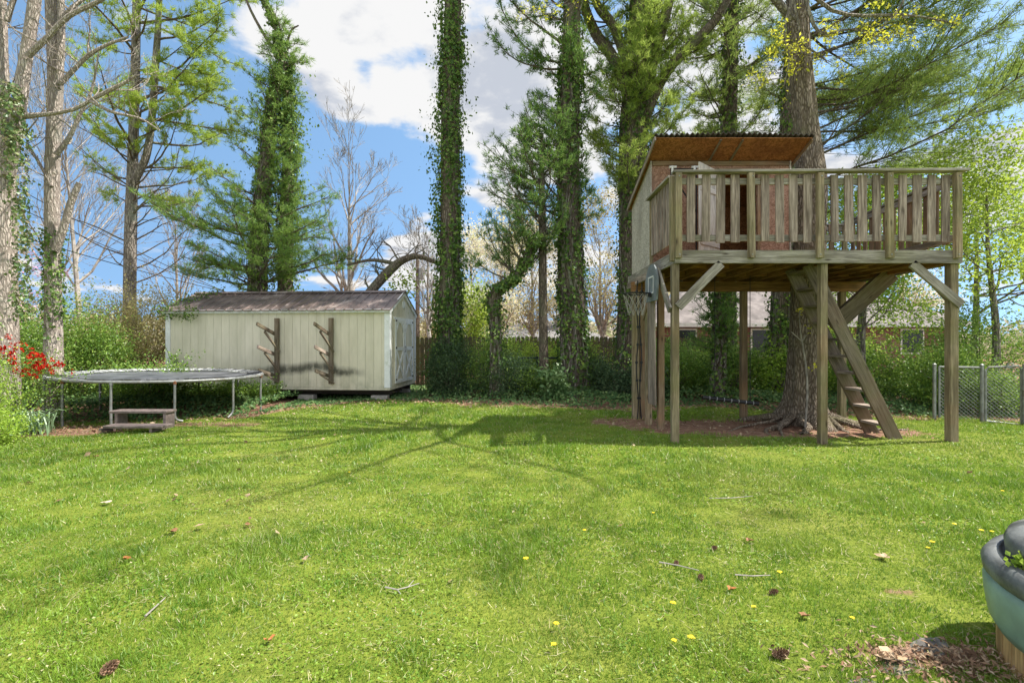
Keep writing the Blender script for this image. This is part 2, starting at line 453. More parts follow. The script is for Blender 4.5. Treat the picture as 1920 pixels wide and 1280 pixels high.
for (d0, d1, dens, wd, hh) in ((1.3, 2.6, 15000, .0042, .042), (2.6, 4, 9000, .005, .045), (4, 6, 4200, .007, .05), (6, 9, 2100, .010, .052), (9, 12.6, 1300, .014, .055)):
    area = (d1-d0)*2*(1.12*d1+1.2); n = int(area*dens)
    y = RNG.uniform(d0, d1, n); x = RNG.uniform(-1, 1, n)*(1.12*d1+1.2)
    # uneven sward: thin where bare, thick in tufts
    tuft = vnoise(x, y, 3.0, 9)*.6+vnoise(x, y, 9.0, 10)*.4
    keep = RNG.random(n) < (1-bare(x, y)*1.02)*(.35+.95*tuft)
    keep &= (y < edge_y(x)+.1) & (np.abs(x) < 1.12*y+1.2)
    x, y, tuft = x[keep], y[keep], tuft[keep]; n = len(x)
    P = np.stack([x, y, gz(x, y)], -1)
    lean = RNG.normal(size=(n, 2))*.42; h = hh*(.22+1.05*tuft**1.4)*(.55+1.3*vnoise(x, y, .9, 51)**1.5+.5*(vnoise(x, y, 2.2, 52) > .80))*(.5+.9*RNG.random(n))
    tip = P + np.stack([lean[:, 0]*h, lean[:, 1]*h, h*.85], -1)
    ang = RNG.random(n)*PI; A = np.stack([np.cos(ang), np.sin(ang), 0*ang], -1)*wd*.5*(.6+.8*RNG.random(n))[:, None]
    i = np.arange(n)[:, None]*3
    gb.add(np.stack([P-A, P+A, tip], 1).reshape(-1, 3), np.hstack([i, i+1, i+2]))
    # thatch: dead blades lying in the sward
    nt = int(area*dens*.045); y = RNG.uniform(d0, d1, nt); x = RNG.uniform(-1, 1, nt)*(1.12*d1+1.2)
    keep = (y < edge_y(x)) & (RNG.random(nt) < .15+1.1*vnoise(x, y, 1.7, 61)**2); x, y = x[keep], y[keep]; nt = len(x)
    P = np.stack([x, y, gz(x, y)+.012+.018*RNG.random(nt)], -1); q = RNG.random(nt)*2*PI; A = np.stack([np.cos(q), np.sin(q), .25*RNG.normal(size=nt)], -1); B = np.stack([-np.sin(q), np.cos(q), 0*q], -1)*wd*.35
    i = np.arange(nt)[:, None]*3; tbuf.add(np.stack([P-B, P+B, P+A*(hh*(.6+.8*RNG.random(nt)))[:, None]], 1).reshape(-1, 3), np.hstack([i, i+1, i+2]))
    # clover and broadleaf weeds low in the sward
    nc = int(area*dens*.10); y = RNG.uniform(d0, d1, nc); x = RNG.uniform(-1, 1, nc)*(1.12*d1+1.2)
    keep = (vnoise(x, y, 1.3, 21)*.6+vnoise(x, y, 4, 22)*.4 > .52) & (bare(x, y) < .4) & (y < edge_y(x)-.3)
    x, y = x[keep], y[keep]
    add_leaves(gb, np.stack([x, y, gz(x, y)+.012+.02*RNG.random(len(x))], -1), wd*3.0, np.tile([0, 0, 1.], (len(x), 1)), asp=.8, jitter=.5)
tag(obj('grass', gb, M_grass), 'bright green mown lawn with clover and yellow patches', 'grass', kind='stuff')

tag(obj('dry_thatch', tbuf, mat_leaf('straw', [(.36, .30, .16), (.50, .43, .25), (.60, .55, .36)], .2, 2, 0, .3, 1.0)), 'dry straw-coloured blades lying through the lawn', 'grass', kind='stuff')
M_litter = mat_leaf('dry_leaf', [(.10, .06, .04), (.28, .18, .11), (.42, .33, .23), (.24, .14, .09)], .1, 2, 0, .2, 1.1)
lb = Buf()
n = 26000; x = RNG.uniform(-12, 12, n); y = RNG.uniform(2, 13.5, n); ed = y-edge_y(x)
pr = np.exp(-((ed+.15)/.55)**2)*.5+bare(x, y)*.25*(y < 12)+.004
pr += .9*np.exp(-(((x+7.6)/1.3)**2+((y-8.35)/.45)**2)) + .8*np.exp(-(((x+2.2)/1.1)**2+((y-12.0)/.4)**2))
kp = RNG.random(n) < pr; x, y = x[kp], y[kp]
add_leaves(lb, np.stack([x, y, gz(x, y)+.012+.03*RNG.random(len(x))], -1), .062, np.tile([0, 0, 1.], (len(x), 1)), asp=.7, jitter=.8)
n = 1100; x = RNG.normal(1.98, .30, n); y = RNG.normal(2.28, .10, n)
add_leaves(lb, np.stack([x, y, gz(x, y)+.01+.03*RNG.random(n)], -1), .03, np.tile([0, 0, 1.], (n, 1)), asp=.35, jitter=.9)
tag(obj('leaf_litter', lb, M_litter), 'fallen brown leaves scattered along the edge of the lawn', 'fallen leaves', kind='stuff')

# ivy carpet
M_ivy = mat_leaf('ivy_leaf', [(.025, .055, .014), (.05, .10, .02), (.09, .155, .03), (.17, .23, .055)], .22, 2.2, .03, .5)
M_ivyg = mat_leaf('ground_ivy_leaf', [(.025, .065, .022), (.045, .10, .03), (.08, .145, .045), (.14, .19, .07)], .2, .9, .03, .5)
ib = Buf()
n = 150000; x = RNG.uniform(-13, 15, n); y = 8.4+(RNG.random(n)**1.4)*9.5
kp = (y > edge_y(x)+.1*RNG.normal(size=n)) & (RNG.random(n) < .35+.8*vnoise(x, y, 1.8, 31)); x, y = x[kp], y[kp]
h = np.clip((y-edge_y(x))*.35, 0, .3)*(.4+.8*vnoise(x, y, 1.2, 32))+.02
h = np.where((x > -5.2) & (x < -2.2), np.minimum(h, .05), h)
add_leaves(ib, np.stack([x, y, gz(x, y)+h*(.5+.5*RNG.random(len(x)))], -1), .058, np.tile([0, -.45, .9], (len(x), 1)), asp=.85, jitter=.8)
tag(obj('ivy_ground_cover', ib, M_ivyg), 'dark green ivy carpet beyond the lawn edge', 'ground cover', kind='stuff')

# ---------------------------------------------------------------- treehouse
W_grey = mat_wood('weathered_grey_wood', (.14, .105, .085), (.45, .37, .315), .10)
W_beam = mat_wood('beam_grey_wood', (.16, .14, .115), (.44, .405, .36), .32)
W_joist = mat_wood('orange_brown_joist', (.13, .065, .03), (.33, .185, .085), .1, .5)
W_post = mat_wood('treated_post_wood', (.15, .12, .075), (.39, .32, .215), .42, .3)
W_warm = mat_wood('sheltered_brown_wood', (.15, .10, .065), (.31, .23, .155), .25, .45)
W_dark = mat_wood('old_brown_wood', (.095, .075, .055), (.235, .195, .15), .3, .2)
W_white = mat_wood('pale_plank_wood', (.46, .41, .37), (.60, .56, .52), 0)
def mat_osb(name, c1, c2, c3, sc=9.0):
    m, g = newmat(name); o = g.co()
    v = g.voro(g.vmath('ADD', g.scale(o, (1.6, 1.6, 1)), g.noise(o, 5, 3, .5, 0, 'Color')), sc*2.4, out='Color')
    bw = g.n('RGBToBW'); g.put(bw.inputs[0], v); n = g.noise(g.scale(o, (1, 1, .5)), 2.2, 6, .65)
    fl = g.noise(g.scale(o, (8, 8, 30)), 2.2, 4, .6)
    col = g.mix(g.rng(bw.outputs[0], .2, .8), c1, c2); col = g.mix(g.rng(n, .45, .72, 0, .75), col, c3)
    col = g.mix(g.rng(fl, .5, .7, 0, .4), col, tuple(x*.4 for x in c1))
    finish(g, pbsdf(g, col, .85, 0, g.bump(bw.outputs[0], .35, .006), .2)); return m
O_front = mat_osb('reddish_chipboard', (.25, .135, .09), (.44, .27, .195), (.20, .125, .09))
O_side = mat_osb('grey_chipboard', (.34, .30, .25), (.58, .53, .46), (.27, .245, .21))
O_roof = mat_osb('orange_chipboard', (.20, .085, .032), (.36, .165, .065), (.15, .06, .028), 6)
M_tin = mat_plain('corrugated_roof_sheet', (.10, .085, .072), .6, .2, .3, 5, (.05, .04, .032))
M_metal = mat_plain('galvanised_steel', (.34, .35, .34), .5, .5, .2, 9, (.22, .20, .17))
M_black = mat_plain('black_plastic', (.02, .021, .023), .45, 0, .2)
M_whitep = mat_plain('white_plastic', (.75, .75, .74), .4, 0, .05)

X0, X1, YF, YB, ZD = 2.34, 6.37, 7.3, 10.2, 2.76
X1B = 6.62
th = thing('treehouse', (4.3, 8.7, 0), 'wooden treehouse on tall posts with slatted railing and red-brown cabin around an oak', 'treehouse')
# platform
b = Buf()
board(b, (X0-.02, YF, 2.655), (X1+.04, YF, 2.655), .04, .185)
board(b, (X0, YF+.02, 2.652), (X0, YB, 2.652), .04, .18)
board(b, (X1, YF+.022, 2.651), (X1B, YB, 2.651), .04, .18)
board(b, (X0-.02, YB+.02, 2.653), (X1B+.02, YB+.02, 2.653), .04, .18)
plat = obj('platform', b, W_beam, th, bevel=.003)
b = Buf()
for k, x in enumerate(np.arange(X0+.36, X1, .36)): board(b, (x, YF+.021, 2.640), (x, YB, 2.640), .038, .15)
for y in (8.0, 9.0):
    for x in np.arange(X0+.38, X1-.3, .36): board(b, (x+.002, y+.02*math.sin(x*9), 2.650), (x+.318, y+.02*math.sin(x*9), 2.650), .036, .12)
obj('joists', b, W_joist, plat)
b = Buf()
y = YF+.05
while y < YB: board(b, (X0+.022, y, 2.733), (X1B-.06 if y > 8.6 else X1-.024, y, 2.733), .128, .03); y += .136
obj('decking', b, W_joist, plat)
b = Buf(); board(b, (X0-.1, 9.62, 2.475), (X1B, 9.62, 2.475), .08, .18)
obj('girder', b, W_joist, th)
# posts
def post(x, y, top, wd, mat, tilt=0, zt=-.1):
    bb = Buf(); board(bb, (x, y, zt), (x+tilt, y, top), wd, wd, (0, 1, 0)); return obj('support_post', bb, mat, th, bevel=.004)
post(2.345, 7.375, 2.562, .10, W_post); post(4.47, 7.375, 2.562, .10, W_post); post(6.33, 7.375, 2.562, .115, W_post)
post(2.43, 8.37, 2.56, .10, W_warm); post(2.36, 8.85, 2.56, .10, W_post); post(2.33, 9.66, 2.384, .12, W_post); post(2.46, 9.64, 2.384, .10, W_warm)
post(4.34, 9.6, 2.384, .11, W_warm); post(6.22, 9.66, 2.384, .11, W_post)
# braces
def brace(A, B, wd, t, mat, up): bb = Buf(); board(bb, A, B, wd, t, up); return obj('brace', bb, mat, th, bevel=.003)
brace((2.37, 7.30, 1.94), (2.98, 7.30, 2.56), .125, .04, W_beam, (0, 1, 0))
brace((6.41, 7.30, 1.97), (5.70, 7.30, 2.56), .125, .04, W_beam, (0, 1, 0))
brace((2.27, 7.36, 1.90), (2.27, 7.98, 2.56), .11, .04, W_beam, (1, 0, 0))
brace((6.42, 7.45, 2.0), (6.45, 8.05, 2.56), .11, .04, W_beam, (1, 0, 0))
brace((5.38, 8.62, 1.70), (6.38, 8.62, 2.60), .27, .10, W_dark, (0, 1, 0))
brace((2.31, 9.0, 1.85), (2.31, 8.3, 2.4), .10, .04, W_warm, (1, 0, 0))
# climbing board on the left posts
b = Buf(); board(b, (2.28, 8.33, .43), (2.27, 8.35, 2.14), .02, .42, (0, 1, 0)); obj('side_board', b, W_grey, th)

# railing
ZR = 3.85
rail = Buf()
board(rail, (X0-.06, YF-.03, ZR), (X1+.08, YF-.03, ZR+.025), .13, .035)
board(rail, (X0-.03, YF+.095, ZR-.02), (X0-.03, 8.63, ZR-.02), .12, .034)
board(rail, (X1+.02, YF+.04, ZR-.012), (X1B+.02, YB, ZR-.05), .12, .034)
board(rail, (4.75, YB, ZR-.085), (X1B+.07, YB, ZR-.085), .12, .034)
for z in (ZR-.11, 2.93):
    board(rail, (X0+.03, YF+.045, z), (X1-.03, YF+.045, z), .038, .09)
    board(rail, (X0+.015, YF+.1, z-.003), (X0+.015, 8.63, z-.003), .03, .09)
    board(rail, (X1-.02, YF+.1, z-.004), (X1B-.02, YB-.05, z-.004), .03, .09)
    board(rail, (4.75, YB-.03, z-.06), (X1B-.05, YB-.03, z-.06), .038, .09)
rl = obj('railing', rail, W_beam, th, bevel=.003)
def px_x(px, d): return (px-960)/F*d
rr = random.Random(3)
def bal(x, y, z0, z1, axis, wd=.115, mat=W_grey, name='baluster', t=.024):
    bb = Buf(); dx = rr.uniform(-.012, .012)
    if axis == 'x': board(bb, (x+dx, y, z0), (x, y, z1), wd, t, (0, 1, 0))
    else: board(bb, (x, y+dx, z0), (x, y, z1), wd, t, (1, 0, 0))
    return obj(name, bb, mat, rl)
for p in (1296, 1325, 1352, 1379, 1435, 1462, 1488, 1515, 1565, 1592, 1618, 1644, 1694, 1721, 1748, 1774):
    bal(px_x(p, YF), YF+.012, 2.87+rr.uniform(-.015, .015), ZR-.025, 'x', .112+rr.uniform(-.008, .012), W_grey)
for p in (1272, 1408, 1537.5, 1667.5, 1795.5):
    bal(px_x(p, YF-.06), YF-.055, 2.63, ZR-.02, 'x', .085, W_post, 'rail_post', .07)
    for zb in (2.675, 3.78): bb = Buf(); xx = px_x(p, YF-.06)+rr.uniform(-.012, .012); tube(bb, [(xx, YF-.098, zb), (xx, YF-.088, zb)], .0095, 8); obj('bolt', bb, M_metal, rl)
for k in range(7): bal(X0-.012, 7.47+k*.165, 2.87, ZR-.04, 'y', .10)
bal(X0-.05, 7.34, 2.6, ZR-.04, 'y', .085, W_post, 'rail_post', .05)
bal(X0+.0, 8.60, 2.6, ZR-.04, 'y', .05, W_post, 'rail_post', .05)
for k in range(13):
    t = (k+.7)/13.6; bal(X1+.005+t*(X1B-X1), YF+.1+t*(YB-YF-.2), 2.87, ZR-.04, 'y', .10, W_warm)
for k in range(2):
    t = (k+1)/3; bal(X1+.06+t*(X1B-X1), YF+t*(YB-YF), 2.6, ZR-.05, 'y', .085, W_post, 'rail_post', .07)
bal(X1B-.03, YB-.06, 2.6, ZR-.11, 'x', .085, W_post, 'rail_post', .06)
for k in range(8): bal(4.85+k*.21, YB-.062, 2.84, ZR-.105, 'x', .10, W_warm)

# cabin
cab = Buf(); CX0, CX1, CY0, CY1 = 2.35, 4.70, 8.66, 9.98
def roof_z(y): return 4.71-.325*(y-8.15)
b = Buf()
prism(b, [(CX0+.015, 2.755), (3.50, 2.755), (3.50, roof_z(CY0)-.05), (CX0+.015, roof_z(CY0)-.05)], CY0, CY0+.02)
prism(b, [(4.14, 2.755), (CX1-.015, 2.755), (CX1-.015, roof_z(CY0)-.05), (4.14, roof_z(CY0)-.05)], CY0, CY0+.02)
prism(b, [(3.50, 4.32), (4.14, 4.32), (4.14, roof_z(CY0)-.05), (3.50, roof_z(CY0)-.05)], CY0, CY0+.02)
fw = obj('front_wall', b, O_front, th)
b = Buf(); board(b, (3.47, CY0-.012, 2.77), (3.47, CY0-.012, 4.37), .05, .02, (0, 1, 0)); board(b, (4.17, CY0-.012, 2.77), (4.17, CY0-.012, 4.37), .05, .02, (0, 1, 0))
board(b, (3.50, CY0-.011, 4.345), (4.14, CY0-.011, 4.345), .018, .05); board(b, (CX0+.02, CY0-.014, roof_z(CY0)-.09), (CX1-.02, CY0-.014, roof_z(CY0)-.09), .022, .07)
obj('wall_trim', b, W_warm, fw)
for x, nm in ((CX0-.012, 'left'), (CX1-.01, 'right')):
    b = Buf(); z0 = 2.62 if nm == 'left' else 2.755
    prism(b, [(CY0-.02, z0+.04), (CY1, z0), (CY1, roof_z(CY1)-.05), (CY0-.02, roof_z(CY0)-.05)], x, x+.022, 'x')
    obj('side_wall', b, O_side, th)
b = Buf(); board(b, (CX0-.035, CY0+.02, 2.575), (CX0-.035, CY1+.25, 2.555), .03, .12); obj('lower_trim', b, W_grey, th)
b = Buf(); box(b, CX0+.012, CX1-.012, CY1-.022, CY1-.002, 2.755, roof_z(CY1)-.06); obj('back_wall', b, O_roof, th)
# door leaf standing open
hinge = np.array([3.49, CY0-.03]); tipd = np.array([2.99, 8.19]); dd = unit(np.append(tipd-hinge, 0))
b = Buf(); L = np.linalg.norm(tipd-hinge); n = 4
for k in range(n):
    c = np.append(hinge, 0)+dd*(L*(k+.5)/n); board(b, c+[0, 0, 2.82], c+[0, 0, 4.31+.004*k], L/n-.006, .02, np.cross(dd, [0, 0, 1]))
door = obj('door', b, W_white, th)
nrm_ = np.cross(dd, [0, 0, 1]); nrm_ = nrm_ if nrm_[0] > 0 else -nrm_
for z in (3.05, 3.92):
    b = Buf(); board(b, np.append(hinge, z)+nrm_*.02+dd*.03, np.append(hinge, z)+nrm_*.02+dd*(L-.03), .08, .018, nrm_); obj('door_batten', b, W_white, door)
b = Buf(); tube(b, [np.append(hinge, 3.5)+nrm_*.03+dd*(L-.12), np.append(hinge, 3.5)+nrm_*.06+dd*(L-.12), np.append(hinge, 3.36)+nrm_*.06+dd*(L-.12), np.append(hinge, 3.36)+nrm_*.03+dd*(L-.12)], .008, 6)
obj('handle', b, M_black, door)
# roof
RX0, RX1, RY0, RY1 = 2.26, 4.80, 8.13, 10.08
b = Buf(); nn = 180; xs_ = np.linspace(RX0, RX1, nn); wv = .017*np.sin((xs_-RX0)/.082*2*PI)
rows = [(RY0-.03, 0), (RY1+.03, 0)]; V = []
for off in (.012, .0):
    for y, _ in rows:
        V.append(np.stack([xs_, np.full(nn, y), roof_z(y)+wv+off+.012*np.sin(xs_*2.2)], -1))
V = np.concatenate(V); q = np.arange(nn-1)
fa = np.stack([q, q+1, q+nn+1, q+nn], -1)
b.add(V, np.concatenate([fa, fa[:, ::-1]+2*nn, np.stack([q, q+2*nn, q+2*nn+1, q+1], -1), np.stack([q+nn, q+nn+1, q+3*nn+1, q+3*nn], -1)]))
roof = obj('roof', b, M_tin, th)
b = Buf(); A = (CX0+CX1)/2
board(b, ((RX0+RX1)/2, RY0, roof_z(RY0)-.036), ((RX0+RX1)/2, RY1, roof_z(RY1)-.036), RX1-RX0-.05, .014, (0, .3, 1)); obj('roof_lining', b, O_roof, roof)
for x in (3.33, 3.68): b = Buf(); board(b, (x, RY0+.02, roof_z(RY0)-.056), (x, CY0, roof_z(CY0)-.056), .03, .024, (0, .3, 1)); obj('rafter', b, W_dark, roof)
b = Buf(); board(b, (RX0+.01, RY0-.02, roof_z(RY0)-.05), (RX0+.01, RY1, roof_z(RY1)-.05), .022, .07, (0, .3, 1)); obj('rake_board', b, W_grey, roof)
b = Buf(); board(b, (RX1-.03, RY0, roof_z(RY0)-.055), (RX1-.03, RY1, roof_z(RY1)-.055), .024, .06, (0, .3, 1)); obj('rake_board', b, W_warm, roof)
# ladder
LA, LB = np.array([5.72, 0, -.05]), np.array([4.42, 0, 2.60]); ld = unit(LB-LA)
b = Buf()
for y in (7.62, 8.10): board(b, LA+[0, y, 0], LB+[0, y, 0], .205, .045, (0, 1, 0))
lad = obj('ladder', b, W_dark, th, bevel=.004)
for k in range(10):
    p = LA+ld*(.28+k*.285); bb = Buf(); box(bb, p[0]-.10, p[0]+.10, 7.645, 8.075, p[2]-.018, p[2]+.018); obj('tread', bb, W_grey if k < 5 else W_dark, lad)

# things round the treehouse
t = thing('basketball_hoop', (2.2, 8.07, 2.3), 'small grey fan-shaped basketball backboard with a black rim on the treehouse side', 'basketball hoop')
poly = [(7.78, 2.08), (8.36, 2.08), (8.41, 2.25), (8.41, 2.42), (8.33, 2.56), (8.2, 2.645), (8.07, 2.665), (7.94, 2.645), (7.81, 2.56), (7.73, 2.42), (7.73, 2.25)]
b = Buf(); prism(b, poly, 2.19, 2.215, 'x'); obj('backboard', b, mat_plain('grey_board_plastic', (.20, .225, .24), .5, 0, .2), t)
b = Buf()
for A, B in (((2.186, 7.93, 2.2), (2.186, 7.93, 2.47)), ((2.186, 8.21, 2.2), (2.186, 8.21, 2.47)), ((2.185, 7.94, 2.46), (2.185, 8.2, 2.46)), ((2.185, 7.94, 2.21), (2.185, 8.2, 2.21))): board(b, A, B, .022, .004, (1, 0, 0))
obj('target_square', b, M_whitep, t)
b = Buf(); a = np.linspace(0, 2*PI, 29); tube(b, np.stack([1.95+.2*np.cos(a), 8.07+.2*np.sin(a), 0*a+2.2], -1), .010, 6, False); board(b, (2.19, 8.07, 2.18), (2.13, 8.07, 2.19), .12, .06)
rm = obj('rim', b, M_black, t)
b = Buf()
for k in range(10):
    for s in (1, -1):
        aa = k*2*PI/10+s*np.linspace(0, 1.0, 7); rr_ = .2-.085*np.linspace(0, 1, 7)**.7
        tube(b, np.stack([1.95+rr_*np.cos(aa), 8.07+rr_*np.sin(aa), 2.195-.33*np.linspace(0, 1, 7)], -1), .0035, 3, False)
obj('net', b, mat_plain('grey_cord', (.42, .40, .36), .9), t)
# rope ladder at back left post
t = thing('climbing_rope', (2.3, 9.35, 0), 'black knotted rope hanging beside the back left treehouse post', 'rope')
for q in (0, .06):
    b = Buf(); zz = np.linspace(2.55, .04, 40); P = np.stack([2.27+q+.02*np.sin(zz*5+q*30), 9.28+.02*np.cos(zz*4), zz], -1); tube(b, P, .011, 5)
    for k in range(3, 38, 5): tube(b, [P[k]-[0, 0, .02], P[k]+[0, 0, .02]], .024, 6)
    obj('rope', b, M_black, t)
t = thing('trapeze_swing', (3.66, 8.6, .45), 'black padded swing bar hanging on two ropes beneath the treehouse', 'swing')
A, B = np.array([3.2, 8.6, .515]), np.array([4.14, 8.6, .405]); b = Buf(); tube(b, [A, B], .034, 10); bar = obj('bar', b, M_black, t, smooth=False)
m_tape = mat_plain('grey_tape', (.35, .35, .36), .5)
for f in np.linspace(.12, .9, 7): b = Buf(); p = A+(B-A)*f; tube(b, [p-unit(B-A)*.006, p+unit(B-A)*.006], .036, 10); obj('band', b, m_tape, bar)
for f in (.22, .85): b = Buf(); p = A+(B-A)*f; tube(b, [p, (p[0], 8.6, 2.56)], .006, 4); obj('rope', b, M_black, t)
t = thing('pipe_frame', (2.85, 8.5, ZD), 'black pipe frame with white caps standing against the cabin wall', 'frame')
b = Buf()
for A, B in (((2.64, 8.5, 2.76), (2.64, 8.5, 4.33)), ((3.06, 8.5, 2.76), (3.06, 8.5, 4.33)), ((2.64, 8.5, 4.31), (3.06, 8.5, 4.31)), ((2.64, 8.5, 4.25), (3.06, 8.5, 3.6))): tube(b, [A, B], .012, 6)
obj('pipe', b, M_black, t)
for x in (2.66, 3.03): b = Buf(); tube(b, [(x, 8.5, 4.22), (x, 8.5, 4.36)], .022, 8); tube(b, [(x-.05, 8.5, 4.34), (x+.07, 8.5, 4.345)], .02, 8); obj('cap', b, M_whitep, t)

# --------------------------------------------------------------------- shed
def mat_siding():
    m, g = newmat('cream_siding'); o = g.co(); s = g.n('SeparateXYZ'); g.put(s.inputs[0], o)
    x, y, z = s.outputs
    n = g.noise(g.scale(o, (1, 1, .25)), 3.0, 7, .65); streak = g.noise(g.scale(o, (22, 22, .9)), 1.0, 5, .6)
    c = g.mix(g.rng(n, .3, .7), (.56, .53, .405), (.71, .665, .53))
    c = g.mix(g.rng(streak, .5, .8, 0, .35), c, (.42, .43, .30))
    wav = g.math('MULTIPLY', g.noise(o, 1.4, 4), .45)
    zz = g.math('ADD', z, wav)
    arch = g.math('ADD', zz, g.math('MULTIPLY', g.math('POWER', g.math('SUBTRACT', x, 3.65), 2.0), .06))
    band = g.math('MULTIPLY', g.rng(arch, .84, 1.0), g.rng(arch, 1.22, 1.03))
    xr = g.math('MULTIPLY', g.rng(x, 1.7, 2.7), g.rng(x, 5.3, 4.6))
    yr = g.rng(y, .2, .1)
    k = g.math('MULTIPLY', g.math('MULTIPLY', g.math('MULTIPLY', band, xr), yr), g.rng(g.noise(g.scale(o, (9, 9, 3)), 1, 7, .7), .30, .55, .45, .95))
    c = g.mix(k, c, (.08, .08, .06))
    low = g.math('MULTIPLY', g.rng(z, .75, .3), g.rng(g.noise(o, 4, 6, .7), .4, .65, 0, .45))
    c = g.mix(low, c, (.24, .26, .16))
    finish(g, pbsdf(g, c, .75, 0, g.bump(streak, .2, .004), .25)); return m
M_side = mat_siding()
M_trim = mat_plain('white_trim_paint', (.80, .82, .82), .5, 0, .08, 5, (.55, .57, .52))
M_roofm = mat_plain('brown_metal_roof', (.21, .16, .145), .38, .25, .3, 3, (.36, .30, .27))
M_block = mat_plain('concrete_block', (.36, .34, .30), .95, 0, .2, 9, (.22, .20, .17), .3)
M_under = mat_plain('dark_floor_joist', (.06, .05, .04), .9)
sh = thing('garden_shed', (0, 0, 0), 'cream shed with brown metal roof and white trim raised on concrete blocks', 'shed')
L, D, Z0, Z1, ZP = 5.72, 2.3, .33, 2.2, 2.76
b = Buf(); st = .2045; x = .0
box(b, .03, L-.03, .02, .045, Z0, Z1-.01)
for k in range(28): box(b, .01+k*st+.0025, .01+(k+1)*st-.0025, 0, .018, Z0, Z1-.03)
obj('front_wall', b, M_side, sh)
b = Buf(); box(b, .0, .02, .05, D-.05, Z0, Z1); prism(b, [(.02, Z1), (D-.02, Z1), (D/2, ZP-.06)], 0, .02, 'x')
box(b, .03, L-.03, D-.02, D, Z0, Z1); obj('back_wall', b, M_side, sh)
b = Buf()
prism(b, [(.0, Z0), (D, Z0), (D, Z1), (D/2, ZP-.05), (.0, Z1)], L-.03, L-.012, 'x')
ks = np.linspace(0.01, D-.01, 12)
for k in range(11):
    y0, y1 = ks[k]+.004, ks[k+1]-.004; top = lambda y: Z1+(ZP-.07-Z1)*(1-abs(y-D/2)/(D/2))
    prism(b, [(y0, Z0), (y1, Z0), (y1, top(y1)), (y0, top(y0))], L-.011, L+.003, 'x')
obj('gable_wall', b, M_side, sh)
b = Buf()
box(b, -.02, .10, -.022, -.003, Z0, Z1-.06); box(b, L-.12, L+.018, -.022, -.003, Z0, Z1-.06); box(b, L+.005, L+.02, 0, .10, Z0, Z1-.02); box(b, L+.005, L+.02, D-.10, D+.02, Z0, Z1-.02)
box(b, -.06, L+.03, -.085, -.06, Z1-.05, Z1+.035)
box(b, -.06, L+.0, -.06, 0, Z1-.045, Z1-.03)
for s in (0, 1):
    ya = -.07 if s == 0 else D+.07; board(b, (L+.022, ya, Z1-.035+.0), (L+.022, D/2, ZP-.045), .10, .026, (1, 0, 0))
obj('trim', b, M_trim, sh)
b = Buf(); box(b, -.01, L+.01, -.01, .05, Z0-.06, Z0-.004); box(b, L-.03, L+.012, .052, D, Z0-.06, Z0-.004)
obj('skirt_board', b, M_side, sh)
b = Buf(); box(b, .02, L-.03, .06, D-.05, Z0-.10, Z0-.004)
for y in (.3, 1.1, 1.9): box(b, .05, L-.05, y, y+.09, Z0-.19, Z0-.102)
obj('floor_frame', b, M_under, sh)
# roof
b = Buf(); nS = 25; prof = []
step = (L+.12)/nS
for k in range(nS):
    x = -.06+k*step; prof += [(x, 0), (x+.012, .022), (x+.04, .022), (x+.052, 0)]
prof.append((L+.06, 0)); prof = np.array(prof); n = len(prof)
for s in (0, 1):
    ya = -.13 if s == 0 else D+.13; za = Z1+.035-.03
    slope = (ZP-za)/abs(D/2-ya)
    V = np.concatenate([np.stack([prof[:, 0], np.full(n, ya), za+prof[:, 1]], -1), np.stack([prof[:, 0], np.full(n, D/2), ZP+prof[:, 1]], -1)])
    V2 = V-[0, 0, .014]; q = np.arange(n-1); f = np.stack([q, q+1, q+n+1, q+n], -1)
    if s: f = f[:, ::-1]
    e = np.array([[0, n, 3*n, 2*n], [n-1, 3*n-1, 4*n-1, 2*n-1]])
    b.add(np.concatenate([V, V2]), np.concatenate([f, f[:, ::-1]+2*n, np.stack([q, q+2*n, q+2*n+1, q+1], -1), e]))
rf = obj('roof', b, M_roofm, sh)
b = Buf(); prism(b, [(D/2-.12, ZP-.02), (D/2, ZP+.045), (D/2+.12, ZP-.02), (D/2, ZP+.03)], -.07, L+.07, 'x'); obj('ridge_cap', b, M_roofm, rf)
# doors
for k in range(2):
    y0 = .36+k*.80; y1 = y0+.785; b = Buf(); box(b, L+.004, L+.022, y0, y1, .40, 2.0)
    d_ = obj('door', b, M_side, sh); b = Buf()
    xx = L+.0235
    box(b, xx, xx+.02, y0, y0+.085, .40, 2.0); box(b, xx, xx+.02, y1-.085, y1, .40, 2.0)
    for z in (.40, 1.22, 1.92): box(b, xx+.001, xx+.021, y0+.085, y1-.085, z, z+.085)
    board(b, (xx+.012, y0+.09, .49), (xx+.012, y1-.09, 1.215), .075, .018, (1, 0, 0)); board(b, (xx+.014, y1-.09, .49), (xx+.014, y0+.09, 1.215), .075, .018, (1, 0, 0))
    for a_, c_ in ((y0+.08, y0+.24), (y1-.08, y1-.24)): board(b, (xx+.011, a_, 1.70), (xx+.011, c_, 1.93), .07, .018, (1, 0, 0))
    obj('door_frame', b, M_trim, d_)
    b = Buf()
    for z in (.47, 1.27, 1.95): yy = y0+.01 if k == 0 else y1-.09; box(b, xx+.022, xx+.03, yy, yy+.08, z, z+.045)
    obj('hinge', b, M_black, d_)
    if k == 0: b = Buf(); tube(b, [(xx+.03, y1-.04, 1.18), (xx+.06, y1-.04, 1.18), (xx+.06, y1-.04, 1.32), (xx+.03, y1-.04, 1.32)], .008, 6); obj('handle', b, M_black, d_)
b = Buf(); box(b, L+.004, L+.03, .30, 2.02, 2.005, 2.06); obj('door_header', b, M_trim, sh)
b = Buf(); box(b, L+.004, L+.02, D/2-.12, D/2+.12, 2.33, 2.50); ve = obj('gable_vent', b, M_trim, sh)
